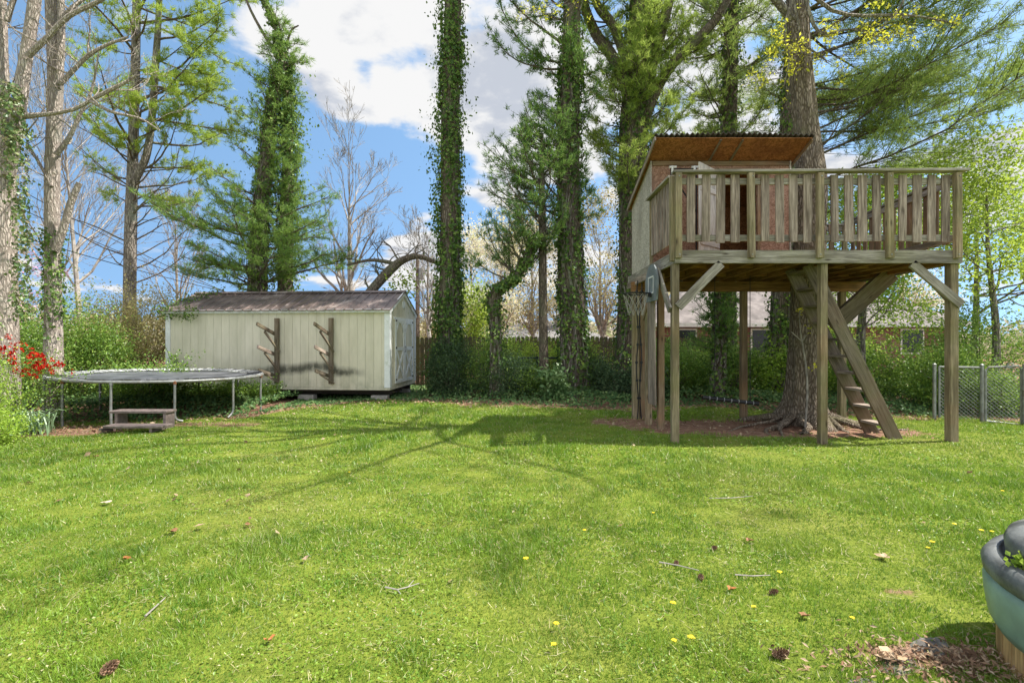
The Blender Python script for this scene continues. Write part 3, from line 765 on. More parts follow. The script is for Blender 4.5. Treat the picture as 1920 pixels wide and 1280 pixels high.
for (x, y) in ((5.45, .12), (3.6, .12), (1.9, .12), (.3, .12), (5.45, 2.0), (3.2, 2.0), (.3, 2.0)):
    b = Buf(); box(b, x-.2, x+.2, y-.1, y+.1, -.08, .02); box(b, x-.2, x+.2, y-.1, y+.1, .024, .138); obj('foundation_block', b, M_block, sh, bevel=.006)
sh.location = (-8.67, 12.86, 0); ang_ = math.atan2(-.46, 5.7); sh.rotation_euler = (0, 0, ang_)
def shed_pt(x, y, z): c, s_ = math.cos(ang_), math.sin(ang_); return np.array([-8.67+c*x-s_*y, 12.86+s_*x+c*y, z])
for (x, lab) in ((2.92, 'weathered three-arm lumber rack on the shed wall, nearer the middle of the wall'), (4.29, 'weathered three-arm lumber rack on the shed wall, nearer the doors')):
    r = thing('lumber_rack', (0, 0, 0), lab, 'lumber rack', 'racks on the shed wall'); r.rotation_euler = (0, 0, ang_); r.location = shed_pt(x, -.03, 0)
    b = Buf(); box(b, -.05, .05, -.075, -.005, .42, 2.02); obj('upright', b, W_dark, r)
    for k, z in enumerate((1.66, 1.16, .64)):
        s = .068; b = Buf(); ty = .78-.03*k
        board(b, (-s, 0, z-.03), (-s, -ty, z+.2-.03*k), .036, .078, (0, 0, 1)); obj('arm', b, W_grey if k == 1 else W_dark, r)
        b = Buf(); board(b, (.07, -.05, z-.46 if k < 2 else z-.2), (-s-.04, -.40, z+.03), .036, .08, (0, -1, .3)); obj('brace', b, W_dark, r)

# ---------------------------------------------------------------- trampoline
TC = np.array([-7.05, 10.37]); TR = 1.8
def tz(x, y): return .775 - (x-TC[0])*.022
t = thing('trampoline', (TC[0], TC[1], 0), 'round old trampoline with grey rim and bare galvanised legs', 'trampoline')
a = np.linspace(0, 2*PI, 73)
def ring(r, z=0): return np.stack([TC[0]+r*np.cos(a), TC[1]+r*np.sin(a), tz(TC[0]+r*np.cos(a), 0)+z], -1)
b = Buf(); tube(b, ring(TR), .026, 8, False); obj('frame_ring', b, M_metal, t, smooth=True)
M_mat = mat_plain('trampoline_mat', (.13, .135, .16), .38, 0, .3, 3, (.20, .20, .21))
b = Buf(); R2 = ring(1.52, -.012)[:-1]; n = len(R2); c = np.array([[TC[0], TC[1], tz(*TC)-.03]])
mid = c+(R2-c)*.6-[0, 0, .006]
b.add(np.concatenate([R2, mid, c]), [[i, (i+1) % n, n+(i+1) % n, n+i] for i in range(n)]); b.add(np.concatenate([mid, c]), [[i, (i+1) % n, n] for i in range(n)])
mt = obj('jumping_mat', b, M_mat, t, smooth=True)
b = Buf(); A1 = ring(1.525, .004)[:-1]; A2 = ring(1.80, .034)[:-1]; A3 = ring(1.535, -.004)[:-1]
A2w = A2.copy(); A2w[:, 2] += .006*np.sin(np.arange(n)*2.1)
b.add(np.concatenate([A1, A2w]), [[i, (i+1) % n, n+(i+1) % n, n+i] for i in range(n)])
pad = obj('spring_pad', b, mat_plain('faded_grey_pad', (.55, .57, .58), .6, 0, .3, 7, (.75, .75, .72)), t)
b = Buf()
for k in range(72):
    q = k*2*PI/72+.02; p1 = np.array([TC[0]+1.5*math.cos(q), TC[1]+1.5*math.sin(q), 0]); p2 = np.array([TC[0]+1.79*math.cos(q), TC[1]+1.79*math.sin(q), 0])
    p1[2] = tz(p1[0], 0)+.016; p2[2] = tz(p2[0], 0)+.044; tube(b, [p1, p2], .005, 4)
for o_ in [obj('springs', b, M_black, t)]: pass
M_rust = mat_plain('rusty_joint', (.22, .10, .05), .8, .2, .3, 20)
def leg_at(px, front):
    bx = None
    for q in np.linspace(0, 2*PI, 1440):
        x, y = TC[0]+TR*math.cos(q), TC[1]+TR*math.sin(q)
        isf = math.sin(q) < (.35 if front else -2) if front else math.sin(q) > .25
        if isf:
            e = abs(960+F*x/y-px)
            if bx is None or e < bx[0]: bx = (e, q)
    return bx[1]
for px, fr, bend in ((84, True, 0), (117, True, 0), (208, True, 0), (328, True, 1), (437, True, -1), (489, True, 0), (188, False, 0), (283, False, 0), (373, False, 1), (447, False, 0)):
    q = leg_at(px, fr); x, y = TC[0]+TR*math.cos(q), TC[1]+TR*math.sin(q); z = tz(x, y); g0 = float(gz(x, y))
    tx = -math.sin(q), math.cos(q)
    b = Buf(); sgn = bend
    P = [(x, y, z-.02), (x, y, z*.5), (x, y, .16), (x+tx[0]*.03*sgn, y+tx[1]*.03*sgn, .08), (x+tx[0]*.12*sgn, y+tx[1]*.12*sgn, g0+.02)] if sgn else [(x, y, z-.02), (x*1.001, y, z*.5), (x, y, g0-.01)]
    tube(b, smooth_path([p+(0,) for p in P], 16)[:, :3], .021, 8); lg = obj('leg', b, M_metal, t, smooth=True)
    b = Buf(); tube(b, [(x, y, z-.05), (x, y, z+.01)], .031, 8); obj('leg_joint', b, M_rust if px in (328, 489, 117) else M_metal, lg)
# step stool
W_step = mat_plain('grey_brown_plastic_step', (.24, .19, .175), .55, 0, .25, 12)
t = thing('step_stool', (-6.4, 8.35, 0), 'low two-step grey-brown stool in front of the trampoline', 'step stool')
def at0(px, d): return px_x(px, d)
b = Buf(); box(b, at0(208, 8.35), at0(316, 8.35), 8.30, 8.56, .285, .325); obj('tread', b, W_step, t, bevel=.006)
b = Buf(); box(b, at0(203, 8.1), at0(313, 8.1), 7.98, 8.24, .095, .135); obj('tread', b, W_step, t, bevel=.006)
for px in (209, 300):
    b = Buf(); x = at0(px+4, 8.3); box(b, x, x+.045, 8.32, 8.54, -.02, .283); box(b, x+.003, x+.043, 8.0, 8.3, -.02, .093); obj('side_panel', b, W_step, t)

# ------------------------------------------------------- far background
B_grey = mat_bark('grey_bark', (.10, .085, .072), (.34, .30, .26), 7, (.26, .27, .20))
B_pale = mat_bark('pale_bark', (.22, .18, .155), (.56, .49, .43), 11, (.30, .29, .24))
B_brown = mat_bark('brown_bark', (.08, .062, .048), (.26, .21, .165), 9, (.15, .155, .10))
B_oak = mat_bark('oak_bark', (.10, .075, .052), (.36, .30, .235), 11, (.17, .16, .085), .035)
B_twig = mat_plain('pale_twig', (.40, .365, .325), .9, 0, .3)
B_far = mat_plain('far_twig', (.36, .33, .285), .9, 0, .3)
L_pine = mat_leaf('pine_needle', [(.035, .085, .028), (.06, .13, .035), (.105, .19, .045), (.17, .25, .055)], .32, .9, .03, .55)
L_pineb = mat_leaf('yellow_green_pine_needle', [(.08, .15, .025), (.15, .23, .035), (.23, .31, .05), (.30, .36, .06)], .38, .9, .03, .35)  # needles of a naturally yellower, paler green
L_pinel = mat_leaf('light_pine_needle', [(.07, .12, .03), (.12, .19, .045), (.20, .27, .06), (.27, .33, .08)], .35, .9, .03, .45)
L_spring = mat_leaf('spring_leaf', [(.09, .15, .02), (.15, .23, .028), (.23, .31, .04), (.30, .36, .055)], .42, 1.6, .04, .6)
L_green = mat_leaf('shrub_leaf', [(.045, .10, .018), (.085, .165, .025), (.14, .23, .035), (.20, .28, .05)], .3, 1.5, .06, .5)
L_bright = mat_leaf('bright_shrub_leaf', [(.10, .18, .02), (.17, .27, .03), (.24, .35, .04), (.30, .38, .07)], .38, 1.5, .05, .45)
L_dark = mat_leaf('evergreen_leaf', [(.02, .04, .02), (.035, .065, .03), (.055, .095, .04), (.09, .13, .06)], .15, 1.6, .03, .4)
L_blossom = mat_leaf('pale_budding_leaf', [(.42, .36, .22), (.52, .46, .28), (.40, .44, .18), (.55, .44, .36)], .4, 1, 0, .3)
L_olive = mat_leaf('budding_olive_leaf', [(.20, .20, .07), (.30, .28, .11), (.36, .34, .14), (.25, .19, .11)], .35, 1.2, 0, .4)
L_yellow = mat_leaf('yellow_young_leaf', [(.35, .33, .03), (.50, .46, .05), (.60, .52, .06), (.34, .38, .05)], .4, 2, 0, .2)
L_red = mat_leaf('red_petal', [(.30, .012, .01), (.48, .02, .014), (.60, .04, .02), (.38, .015, .015)], .25, 9, 0, .6, 1.0)
L_pink = mat_leaf('pink_petal', [(.60, .26, .38), (.72, .36, .46), (.65, .30, .45)], .35, 2, 0, .2)
M_brick = None
def mat_brick():
    m, g = newmat('red_brick'); o = g.co(); t = g.n('TexBrick'); g.put(t.inputs['Vector'], g.scale(g.vmath('ADD', o, (0, 0, 0)), (1, 1, 1)))
    s = g.n('SeparateXYZ'); g.put(s.inputs[0], o); c = g.n('CombineXYZ'); g.put(c.inputs[0], g.math('ADD', s.outputs[0], s.outputs[1])); g.put(c.inputs[1], s.outputs[2]); g.put(t.inputs['Vector'], c.outputs[0])
    t.inputs['Scale'].default_value = 1; t.inputs['Brick Width'].default_value = .22; t.inputs['Row Height'].default_value = .075; t.inputs['Mortar Size'].default_value = .008
    t.inputs['Color1'].default_value = (.17, .07, .05, 1); t.inputs['Color2'].default_value = (.23, .105, .08, 1); t.inputs['Mortar'].default_value = (.28, .25, .22, 1)
    finish(g, pbsdf(g, g.mix(g.rng(g.noise(o, 3, 5), .4, .7, 0, .5), t.outputs[0], (.14, .06, .045)), .9)); return m
M_brick = mat_brick()
M_shingle = mat_plain('grey_shingle', (.27, .255, .25), .9, 0, .25, 2.2, (.17, .16, .155), .3)
M_shingle2 = mat_plain('brown_grey_shingle', (.24, .21, .20), .9, 0, .3, 1.5, (.14, .12, .115), .3)
M_glass = mat_plain('dark_window_glass', (.03, .035, .04), .12, 0, .2)

def hip_house(name, lab, x0, x1, y0, y1, zb, ze, zr, roofm, hip=3.0, wins=(), chim=None):
    t = thing(name, ((x0+x1)/2, (y0+y1)/2, zb), lab, 'house')
    b = Buf(); box(b, x0+.4, x1-.4, y0+.4, y1-.4, zb, ze); wl = obj('wall', b, M_brick, t)
    b = Buf(); ym = (y0+y1)/2
    V = [(x0, y0, ze), (x1, y0, ze), (x1, y1, ze), (x0, y1, ze), (x0+hip, ym, zr), (x1-hip, ym, zr)]; b.add(V, [[0, 1, 5, 4], [2, 3, 4, 5]]); b.add(V, [[1, 2, 5], [3, 0, 4]]); b.add(V, [[3, 2, 1, 0]])
    rf = obj('roof', b, roofm, t)
    b = Buf(); board(b, (x0-.02, y0-.03, ze-.08), (x1+.02, y0-.03, ze-.08), .06, .16); board(b, (x0-.03, y0, ze-.081), (x0-.03, y1, ze-.081), .06, .16); obj('fascia', b, M_trim, rf)
    for (a_, c_, z0, z1) in wins:
        b = Buf(); box(b, a_, c_, y0+.36, y0+.398, z0, z1); wd = obj('window', b, M_trim, t); b = Buf(); box(b, a_+.07, c_-.07, y0+.34, y0+.358, z0+.07, z1-.07); obj('pane', b, M_glass, wd)
    if chim: x, y, zt = chim; b = Buf(); box(b, x-.45, x+.45, y-.3, y+.3, ze+.4, zt); box(b, x-.5, x+.5, y-.35, y+.35, zt+.002, zt+.1); obj('chimney', b, M_brick, rf)
hip_house('neighbour_house', 'low brick house with pale grey hipped roof seen beyond the privacy fence between ivy trunks', px_x(884, 38), px_x(1138, 38)+.6, 38, 46, -1.4, 1.62, 3.15, M_shingle, 4.2)
hip_house('neighbour_house', 'long brick house with grey-brown roof and small chimney seen behind the treehouse posts', 5.6, 19.5, 21.5, 28.5, -.6, 2.22, 4.2, M_shingle2, 3.2, ((7.0, 7.9, .6, 2.0), (10.2, 11.1, .8, 2.0), (16.6, 17.6, .9, 2.0)), (11.3, 24.9, 4.35))

# privacy fence
W_fence = mat_wood('old_fence_wood', (.07, .06, .04), (.17, .145, .095), .6, 0)
f = thing('privacy_fence', (0, 17.2, 0), 'dark weathered wooden privacy fence with dog-ear pickets behind the shrubs', 'fence')
b = Buf(); x = -7.5; zb = -.1
while x < 7.2:
    h = 1.60+.02*math.sin(x*3)+.012*math.sin(x*17); y = 17.2+.008*math.sin(x*40)
    prism(b, [(x, zb), (x+.135, zb), (x+.135, h-.04), (x+.10, h), (x+.035, h), (x, h-.04)], y, y+.02); x += .147
obj('pickets', b, W_fence, f)
b = Buf()
for z in (.35, 1.3): board(b, (-7.5, 17.26, z), (7.2, 17.26, z), .04, .09)
obj('fence_rail', b, W_fence, f)
for k in range(6): b = Buf(); x = -7+k*2.7; board(b, (x, 17.34, -.3), (x, 17.34, 1.55), .10, .10, (0, 1, 0)); obj('fence_post', b, W_fence, f)
# little dark wire fence stub
M_dgreen = mat_plain('dark_green_pipe', (.035, .05, .045), .5, .2, .3)
f = thing('wire_fence', (.6, 14, 0), 'short dark pipe-framed wire fence section between the shrubs and the pale-leaved bush', 'fence')
xa, xb = px_x(973, 14), px_x(1046, 14)
b = Buf(); tube(b, [(xa, 14, 1.0), (xb, 14, 1.0)], .024, 8); tube(b, [(xa, 14, .2), (xb, 14, .2)], .016, 6); obj('top_rail', b, M_dgreen, f)
for x in (xa, px_x(1007, 14), xb): b = Buf(); tube(b, [(x, 14, -.2), (x, 14, 1.05)], .03, 8); obj('fence_post', b, M_dgreen, f)
def chain(b, A, B, z0, z1, sp=.066, r=.0034):
    A = np.array(A, float); B = np.array(B, float); L = np.linalg.norm(B-A); u = (B-A)/L; H = z1-z0
    for s in (1, -1):
        k = -H
        while k < L:
            t0, t1 = max(k, 0), min(k+H, L)
            if t1 > t0:
                za = (t0-k) if s > 0 else H-(t0-k); zc = (t1-k) if s > 0 else H-(t1-k)
                p = np.append(A+u*t0, z0+za); q = np.append(A+u*t1, z0+zc); off = np.array([u[1], -u[0], 0])*.004*s
                tube(b, [p+off, (p+q)/2+off, q+off], r, 3, False)
            k += sp
b = Buf(); chain(b, (xa, 14), (xb, 14), .2, 1.0, .07, .0025); obj('wire_mesh', b, M_dgreen, f)
# chain link fence and gate
f = thing('chain_link_fence', (8.1, 9.3, 0), 'galvanised chain-link fence panel behind the right treehouse post', 'fence')
A, B = (px_x(1752, 9.45), 9.45), (px_x(1841, 9.2), 9.2)
for x, y in (A, B): b = Buf(); tube(b, [(x, y, -.1), (x, y, 1.03)], .028, 8); tube(b, [(x, y, 1.03), (x, y, 1.05)], [.034, .01], 8); obj('fence_post', b, M_metal, f)
b = Buf(); tube(b, [(A[0]+.09, A[1], .98), (B[0]-.03, B[1], .98)], .02, 8); tube(b, [(A[0]+.09, A[1], .05), (A[0]+.09, A[1], .99)], .018, 8); obj('top_rail', b, M_metal, f)
b = Buf(); chain(b, (A[0]+.09, A[1]), B, .04, .98); obj('wire_mesh', b, M_metal, f)
f = thing('chain_link_gate', (8.85, 9.1, 0), 'galvanised chain-link gate with rounded pipe frame beside the fence panel at the far right', 'gate')
A, B = (px_x(1848, 9.15), 9.15), (px_x(1915, 8.95), 8.95)
b = Buf(); P = [(A[0], A[1], .03), (A[0], A[1], .93), (A[0]+.05, A[1], .99), (B[0]-.05, B[1], 1.02), (B[0], B[1], .96), (B[0], B[1], -.0), (A[0], A[1], .03)]; tube(b, P, .019, 8); obj('gate_frame', b, M_metal, f)
b = Buf(); chain(b, A, B, .04, .99); obj('wire_mesh', b, M_metal, f)
b = Buf(); xm = (A[0]+B[0])/2; tube(b, [(xm+.02, 9.02, 1.0), (xm+.04, 9.0, 1.06), (xm+.12, 9.0, 1.06), (xm+.14, 9.0, 1.01)], .012, 6); box(b, xm, xm+.16, 8.99, 9.03, .98, 1.02); obj('latch', b, M_metal, f)
f = thing('chain_link_fence', (10.4, 8.8, 0), 'galvanised chain-link fence run starting at the right edge past the gate', 'fence')
A, B = (px_x(1921, 8.9), 8.9), (12.5, 8.3)
for x, y in (A, B, (10.7, 8.61)): b = Buf(); tube(b, [(x, y, -.1), (x, y, 1.06)], .03, 8); obj('fence_post', b, M_metal, f)
b = Buf(); tube(b, [(A[0], A[1], .99), (B[0], B[1], .99)], .02, 8); obj('top_rail', b, M_metal, f)
b = Buf(); chain(b, A, B, .04, .98); obj('wire_mesh', b, M_metal, f)
# utility pole and wires
t = thing('utility_pole', (px_x(783, 32), 32, -.5), 'thin wooden utility pole with transformer far beyond the shed', 'utility pole')
b = Buf(); x = px_x(783, 32); tube(b, [(x, 32, -1), (x, 32, 6.7)], [.16, .11], 8); obj('pole', b, B_brown, t)
b = Buf(); tube(b, [(x+.28, 31.9, 5.3), (x+.28, 31.9, 6.0)], .2, 12); obj('transformer', b, M_metal, t)
for (A, B, sag, lab) in ((at(-60, 300, 16), at(560, 600, 22), .35, 'uppermost'), (at(-60, 345, 16), at(560, 590, 22), .3, 'middle'), (at(-60, 412, 15), at(560, 575, 21), .2, 'lowest')):
    q = np.linspace(0, 1, 14)[:, None]; P = A+(B-A)*q; P[:, 2] -= sag*4*(q*(1-q))[:, 0]; b = Buf(); tube(b, P, .012, 4)
    tag(obj('power_line', b, M_black, at=A), lab+' of the three black overhead wires crossing the left trunks', 'cable', 'overhead wires at the left')

# -------------------------------------------------------------- vegetation
def leafcloud(b, P, n, sig, size, rng, asp=.6):
    if len(P) == 0: return
    idx = rng.integers(0, len(P), n); Q = np.asarray(P)[idx]+rng.normal(size=(n, 3))*sig
    add_leaves(b, Q, size, rng=rng, asp=asp)
def ivy_on(b, path, n, rng, size=.07, out=.07, tmin=0, tmax=1, power=1):
    P = path[:, :3]; r = path[:, 3]; m = len(P)
    n = int(n*.85); size *= .9
    t = (tmin+(tmax-tmin)*rng.random(n)**power)*(m-1.001); k = t.astype(int); f = (t-k)[:, None]
    c = P[k]*(1-f)+P[k+1]*f; rr = r[k]*(1-f[:, 0])+r[k+1]*f[:, 0]
    a = rng.random(n)*2*PI; nrm = np.stack([np.cos(a), np.sin(a), 0*a], -1)
    lump = .25+2.3*vnoise(a*1.5+7, t*1.1, 1.0, 77)**1.6
    d = rr+np.abs(rng.normal(size=n))*out*lump+.01
    kp_ = vnoise(a*3.2+3, t*.55+5, 1.0, 78)*.6+vnoise(a*9, t*1.6, 1.0, 79)*.4 > rng.uniform(.30, .62, n)
    b_c = c+nrm*d[:, None]
    add_leaves(b, b_c[kp_], (size*(.5+1.3*rng.random(n)**1.5))[kp_], nrm[kp_]+np.array([0, 0, .25]), rng, .85, .75)
    far = (rng.random(n) < .05) & (lump > 1.1); add_leaves(b, (c+nrm*(d+.22*rng.random(n)+.03)[:, None])[far], size, None, rng, .85)
def path_px(pts, d, n=30):
    """pts rows: (px, py, radius_px [, dd])"""
    return smooth_path([tuple(at(p[0], p[1], d+(p[3] if len(p) > 3 else 0)))+(p[2]*d/F,) for p in pts], n)
def start_tree(name, path, lab, group=None):
    return thing(name, (path[0, 0], path[0, 1], 0), lab, 'tree', group)
def grounded(path, flare=1.25):
    p = path[0].copy(); q = np.array([p[0], p[1], -.25, p[3]*flare]); return np.vstack([q, path]) if p[2] > .1 else path

def pine_branches(tb, lb_, path, specs, rng, needle=.13, nw=.012, k=7, spread=.75, up=.10, dens=1.0, sec=1.0, thick=1.0):
    k = int(k*1.7); nw *= 1.35; dens *= 1.35
    """specs rows: (t, azimuth_deg, length, rise)"""
    m = len(path)
    for (t, az, Lb, rise) in specs:
        i = min(int(t*(m-1)), m-2); f = t*(m-1)-i; s = path[i]*(1-f)+path[i+1]*f
        a = R(az); d = np.array([math.cos(a), math.sin(a), rise]); d = unit(d)
        ns = 9; P = [s[:3]]; dirs = [d]
        for q in range(ns):
            d = unit(d+np.array([0, 0, up])+rng.normal(size=3)*.10); P.append(P[-1]+d*Lb/ns); dirs.append(d)
        P = np.array(P); tube(tb, P, np.maximum(.008, thick*(.012+.011*Lb)*(1-np.linspace(0, 1, ns+1)*.85)), 5, False)
        tips = []; td = []
        nsec = max(3, int(Lb*5*dens))
        for q in range(nsec):
            u = .22+.78*rng.random(); ii = min(int(u*ns), ns-1); p = P[ii]+(P[ii+1]-P[ii])*(u*ns-ii); bd = dirs[ii]
            side = unit(np.cross(bd, [0, 0, 1]))*rng.choice([-1, 1]); sd2 = unit(bd*.75+side*.75+np.array([0, 0, .12])+rng.normal(size=3)*.18)
            l2 = sec*Lb*(.12+.26*rng.random())*(1.25-u*.6); e = p+sd2*l2; mid = (p+e)/2+[0, 0, -.02*l2]
            tube(tb, np.array([p, mid, e]), np.array([.009, .006, .004]), 3, False)
            nt = max(2, int(l2*7)+1)
            for v in np.linspace(.3, 1, nt): tips.append(p+(e-p)*v+rng.normal(size=3)*.05); td.append(unit(sd2+np.array([0, 0, .35])))
        tips.append(P[-1]); td.append(d)
        add_needles(lb_, np.array(tips), np.array(td), k, needle, nw, spread, rng)
def auto_specs(n, t0, t1, L0, L1, rng, az=None, rise=(.0, .3), azw=60):
    out = []
    for i in range(n):
        t = t0+(t1-t0)*(i+rng.random())/n; A = rng.uniform(0, 360) if az is None else rng.normal(az, azw)
        out.append((t, A, (L0+(L1-L0)*(t-t0)/(t1-t0+1e-6))*rng.uniform(.65, 1.2), rng.uniform(*rise)))
    return out
def rg(n): return np.random.default_rng(n)

# T7: ivy trunk beside shed
def ivy_trunk(name, lab, path, n, seed, grp='ivy covered trunks', size=.075, out=.07, bark=B_brown, t_=None, mat=None):
    t = start_tree(name, path, lab, grp) if t_ is None else t_
    b = Buf(); tube(b, path[:, :3], path[:, 3]*.92, 14); obj('trunk', b, bark, t, smooth=True)
    vb = Buf(); rv = rg(seed+500)
    for _ in range(9):
        a0 = rv.uniform(-2.9, .1); hi = rv.uniform(.25, .75); m_ = max(6, int(len(path)*hi)); kk = np.arange(m_); aa = a0+.35*np.sin(kk*.7+rv.uniform(0, 6))+.15*np.cumsum(rv.normal(size=m_))
        pp = path[:m_]; rad = pp[:, 3]*.97+.008; tube(vb, pp[:, :3]+np.stack([rad*np.cos(aa), rad*np.sin(aa), 0*aa], -1), np.linspace(.030, .010, m_), 5, False)
    obj('ivy_vines', vb, B_grey, t)
    b = Buf(); ivy_on(b, path, n, rg(seed), size, out); obj('ivy', b, mat or M_ivy, t); return t
p7 = grounded(path_px([(836, 705, 25), (841, 560, 20), (843, 400, 19), (844, 200, 18), (849, 20, 17), (852, -180, 15), (850, -420, 13)], 13.8))
ivy_trunk('ivy_tree', 'tall straight trunk fully wrapped in ivy just right of the shed', p7, 34000, 11, out=.09)
# T10
p10 = grounded(path_px([(1078, 715, 30), (1072, 560, 25), (1067, 400, 22), (1068, 200, 21), (1072, 60, 18), (1075, -200, 14), (1076, -420, 9)], 13.6))
t = ivy_trunk('pine_tree', 'ivy-wrapped pine with bare left limbs between the leaning snag and the treehouse', p10, 22000, 12)
tb, fb = Buf(), Buf(); r_ = rg(13)
sp = [(.62, 175, 2.6, .10), (.655, 168, 2.9, .25), (.60, 185, 2.3, -.05), (.56, 180, 1.3, .1), (.53, 10, .9, .2), (.58, 350, 1.2, .0), (.50, 190, 1.0, .3), (.46, 160, 1.6, .2)] + auto_specs(26, .33, .62, .9, 1.1, r_, None, (-.15, .3)) + auto_specs(22, .68, 1, 2.6, 1.0, r_, None, (0, .4)) + auto_specs(9, .34, .5, 1.9, 1.5, r_, 180, (-.1, .4), 25)
pine_branches(tb, fb, p10, sp, r_, .15, .013, 9); obj('branches', tb, B_brown, t); obj('crown', fb, L_pine, t)
# T11 big spreading
p11 = grounded(path_px([(1180, 715, 33), (1186, 560, 29), (1186, 400, 27), (1188, 240, 29), (1200, 120, 27), (1203, 0, 24), (1206, -180, 18), (1208, -420, 10)], 14.4))
t = ivy_trunk('pine_tree', 'large forked pine with thick spreading limbs and bright needles just left of the treehouse cabin', p11, 24000, 14, size=.07)
tb, fb = Buf(), Buf(); r_ = rg(15)
limbs = [[(1185, 190, 13), (1150, 110, 11), (1115, 60, 10), (1090, -10, 9), (1070, -120, 6)], [(1180, 130, 10), (1150, 50, 9), (1120, 10, 8), (1100, -60, 6)],
         [(1205, 190, 14), (1225, 110, 11), (1245, 40, 10), (1262, -40, 8), (1270, -160, 5)], [(1200, 240, 12), (1240, 150, 10), (1285, 95, 9), (1340, 40, 8), (1380, -30, 6)], [(1195, 60, 12), (1205, -60, 9), (1230, -160, 7)]]
lp = []
for q, l in enumerate(limbs):
    p = path_px([(a, c, r, (.5-q*.25)*i*.35) for i, (a, c, r) in enumerate(l)], 14.2, 16); tube(tb, p[:, :3], p[:, 3], 8, False); lp.append(p)
pine_branches(tb, fb, p11, auto_specs(64, .32, .64, 1.7, 1.4, r_, 275, (-.15, .35), 80), r_, .15, .013, 9, dens=1.25)
for p in lp: pine_branches(tb, fb, p, auto_specs(13, .3, 1, 1.5, .9, r_, None, (-.1, .4)), r_, .14, .012, 8)
pine_branches(tb, fb, p11, auto_specs(18, .72, 1, 2.8, 1.2, r_, None, (0, .4)), r_, .15, .013, 8)
obj('branches', tb, B_brown, t); obj('crown', fb, mat_leaf('bright_pine_needle', [(.09, .15, .03), (.15, .22, .045), (.24, .31, .065), (.30, .36, .08)], .4, .9, .03, .35), t)
# T12 ivy trunk behind treehouse roof
p12 = grounded(path_px([(1362, 700, 16), (1364, 500, 15), (1366, 280, 15), (1370, 100, 15), (1374, -60, 12), (1376, -380, 7)], 15.2))
t = ivy_trunk('pine_tree', 'dark ivy-clad pine rising behind the cabin roof', p12, 11000, 16)
tb, fb = Buf(), Buf(); r_ = rg(17)
pine_branches(tb, fb, p12, auto_specs(60, .38, .84, 2.0, 1.8, r_, None, (-.2, .35))+auto_specs(12, .8, 1, 1.8, .9, r_), r_, .15, .013, 8); obj('branches', tb, B_brown, t); obj('crown', fb, L_pinel, t)
# T13 pine with long sweeping right limbs
p13 = grounded(path_px([(1457, 700, 18), (1462, 560, 17), (1475, 300, 17), (1488, 100, 16), (1500, -60, 13), (1510, -380, 7)], 12.8))
t = ivy_trunk('pine_tree', 'dark pine behind the oak trunk sending long feathery limbs to the right', p13, 9000, 18)
tb, fb = Buf(), Buf(); r_ = rg(19); sp = []
for i in range(34):
    tt = .36+.47*(i+r_.random())/34; sp.append((tt, r_.normal(-6, 34), r_.uniform(2.4, 5.6), r_.uniform(-.12, .22)))
sp += auto_specs(14, .42, .8, 1.4, 1.4, r_, 180, (0, .3), 40)
pine_branches(tb, fb, p13, sp, r_, .14, .010, 6, .95, .045, 1.7, 1.15, .6); obj('branches', tb, B_brown, t); obj('crown', fb, L_pinel, t)
# T9 thin pine
p9 = grounded(path_px([(1020, 700, 9), (1018, 560, 8), (1017, 420, 7), (1016, 330, 5), (1016, 250, 2.5)], 13.2))
t = start_tree('pine_tree', p9, 'thin bare-stemmed pine between the leaning snag and the next ivy trunk')
b = Buf(); tube(b, p9[:, :3], p9[:, 3], 9); obj('trunk', b, B_brown, t, smooth=True); tb, fb = Buf(), Buf(); r_ = rg(20)
pine_branches(tb, fb, p9, auto_specs(44, .5, 1, 2.0, .8, r_, 185, (-.15, .4), 60), r_, .14, .012, 7); obj('branches', tb, B_brown, t); obj('crown', fb, L_pine, t)
# T8 leaning snag
p8 = grounded(path_px([(930, 690, 10), (928, 610, 10), (925, 560, 12), (945, 535, 12), (968, 520, 9), (990, 480, 8), (1008, 440, 5)], 13.0))
t = ivy_trunk('leaning_tree', 'crooked ivy-smothered snag bending to the right beyond the shrubs', p8, 5500, 21, None, .07, .09)
tb, fb = Buf(), Buf(); r_ = rg(22)
pine_branches(tb, fb, p8, auto_specs(30, .6, 1, 1.5, 1.2, r_, None, (.1, 1.0)), r_, .14, .012, 7); obj('branches', tb, B_brown, t); obj('crown', fb, L_pine, t)
# small pine behind platform
p18 = grounded(path_px([(1345, 740, 14), (1347, 640, 13), (1350, 560, 12), (1352, 480, 9)], 12.2)); t = ivy_trunk('ivy_tree', 'ivy-grown young pine stem seen under the treehouse deck', p18, 4500, 23)
tb, fb = Buf(), Buf(); r_ = rg(24); pine_branches(tb, fb, p18, auto_specs(20, .3, .9, .7, .5, r_, None, (-.2, .3)), r_, .16, .013, 8); obj('crown', fb, L_pine, t); obj('branches', tb, B_brown, t)
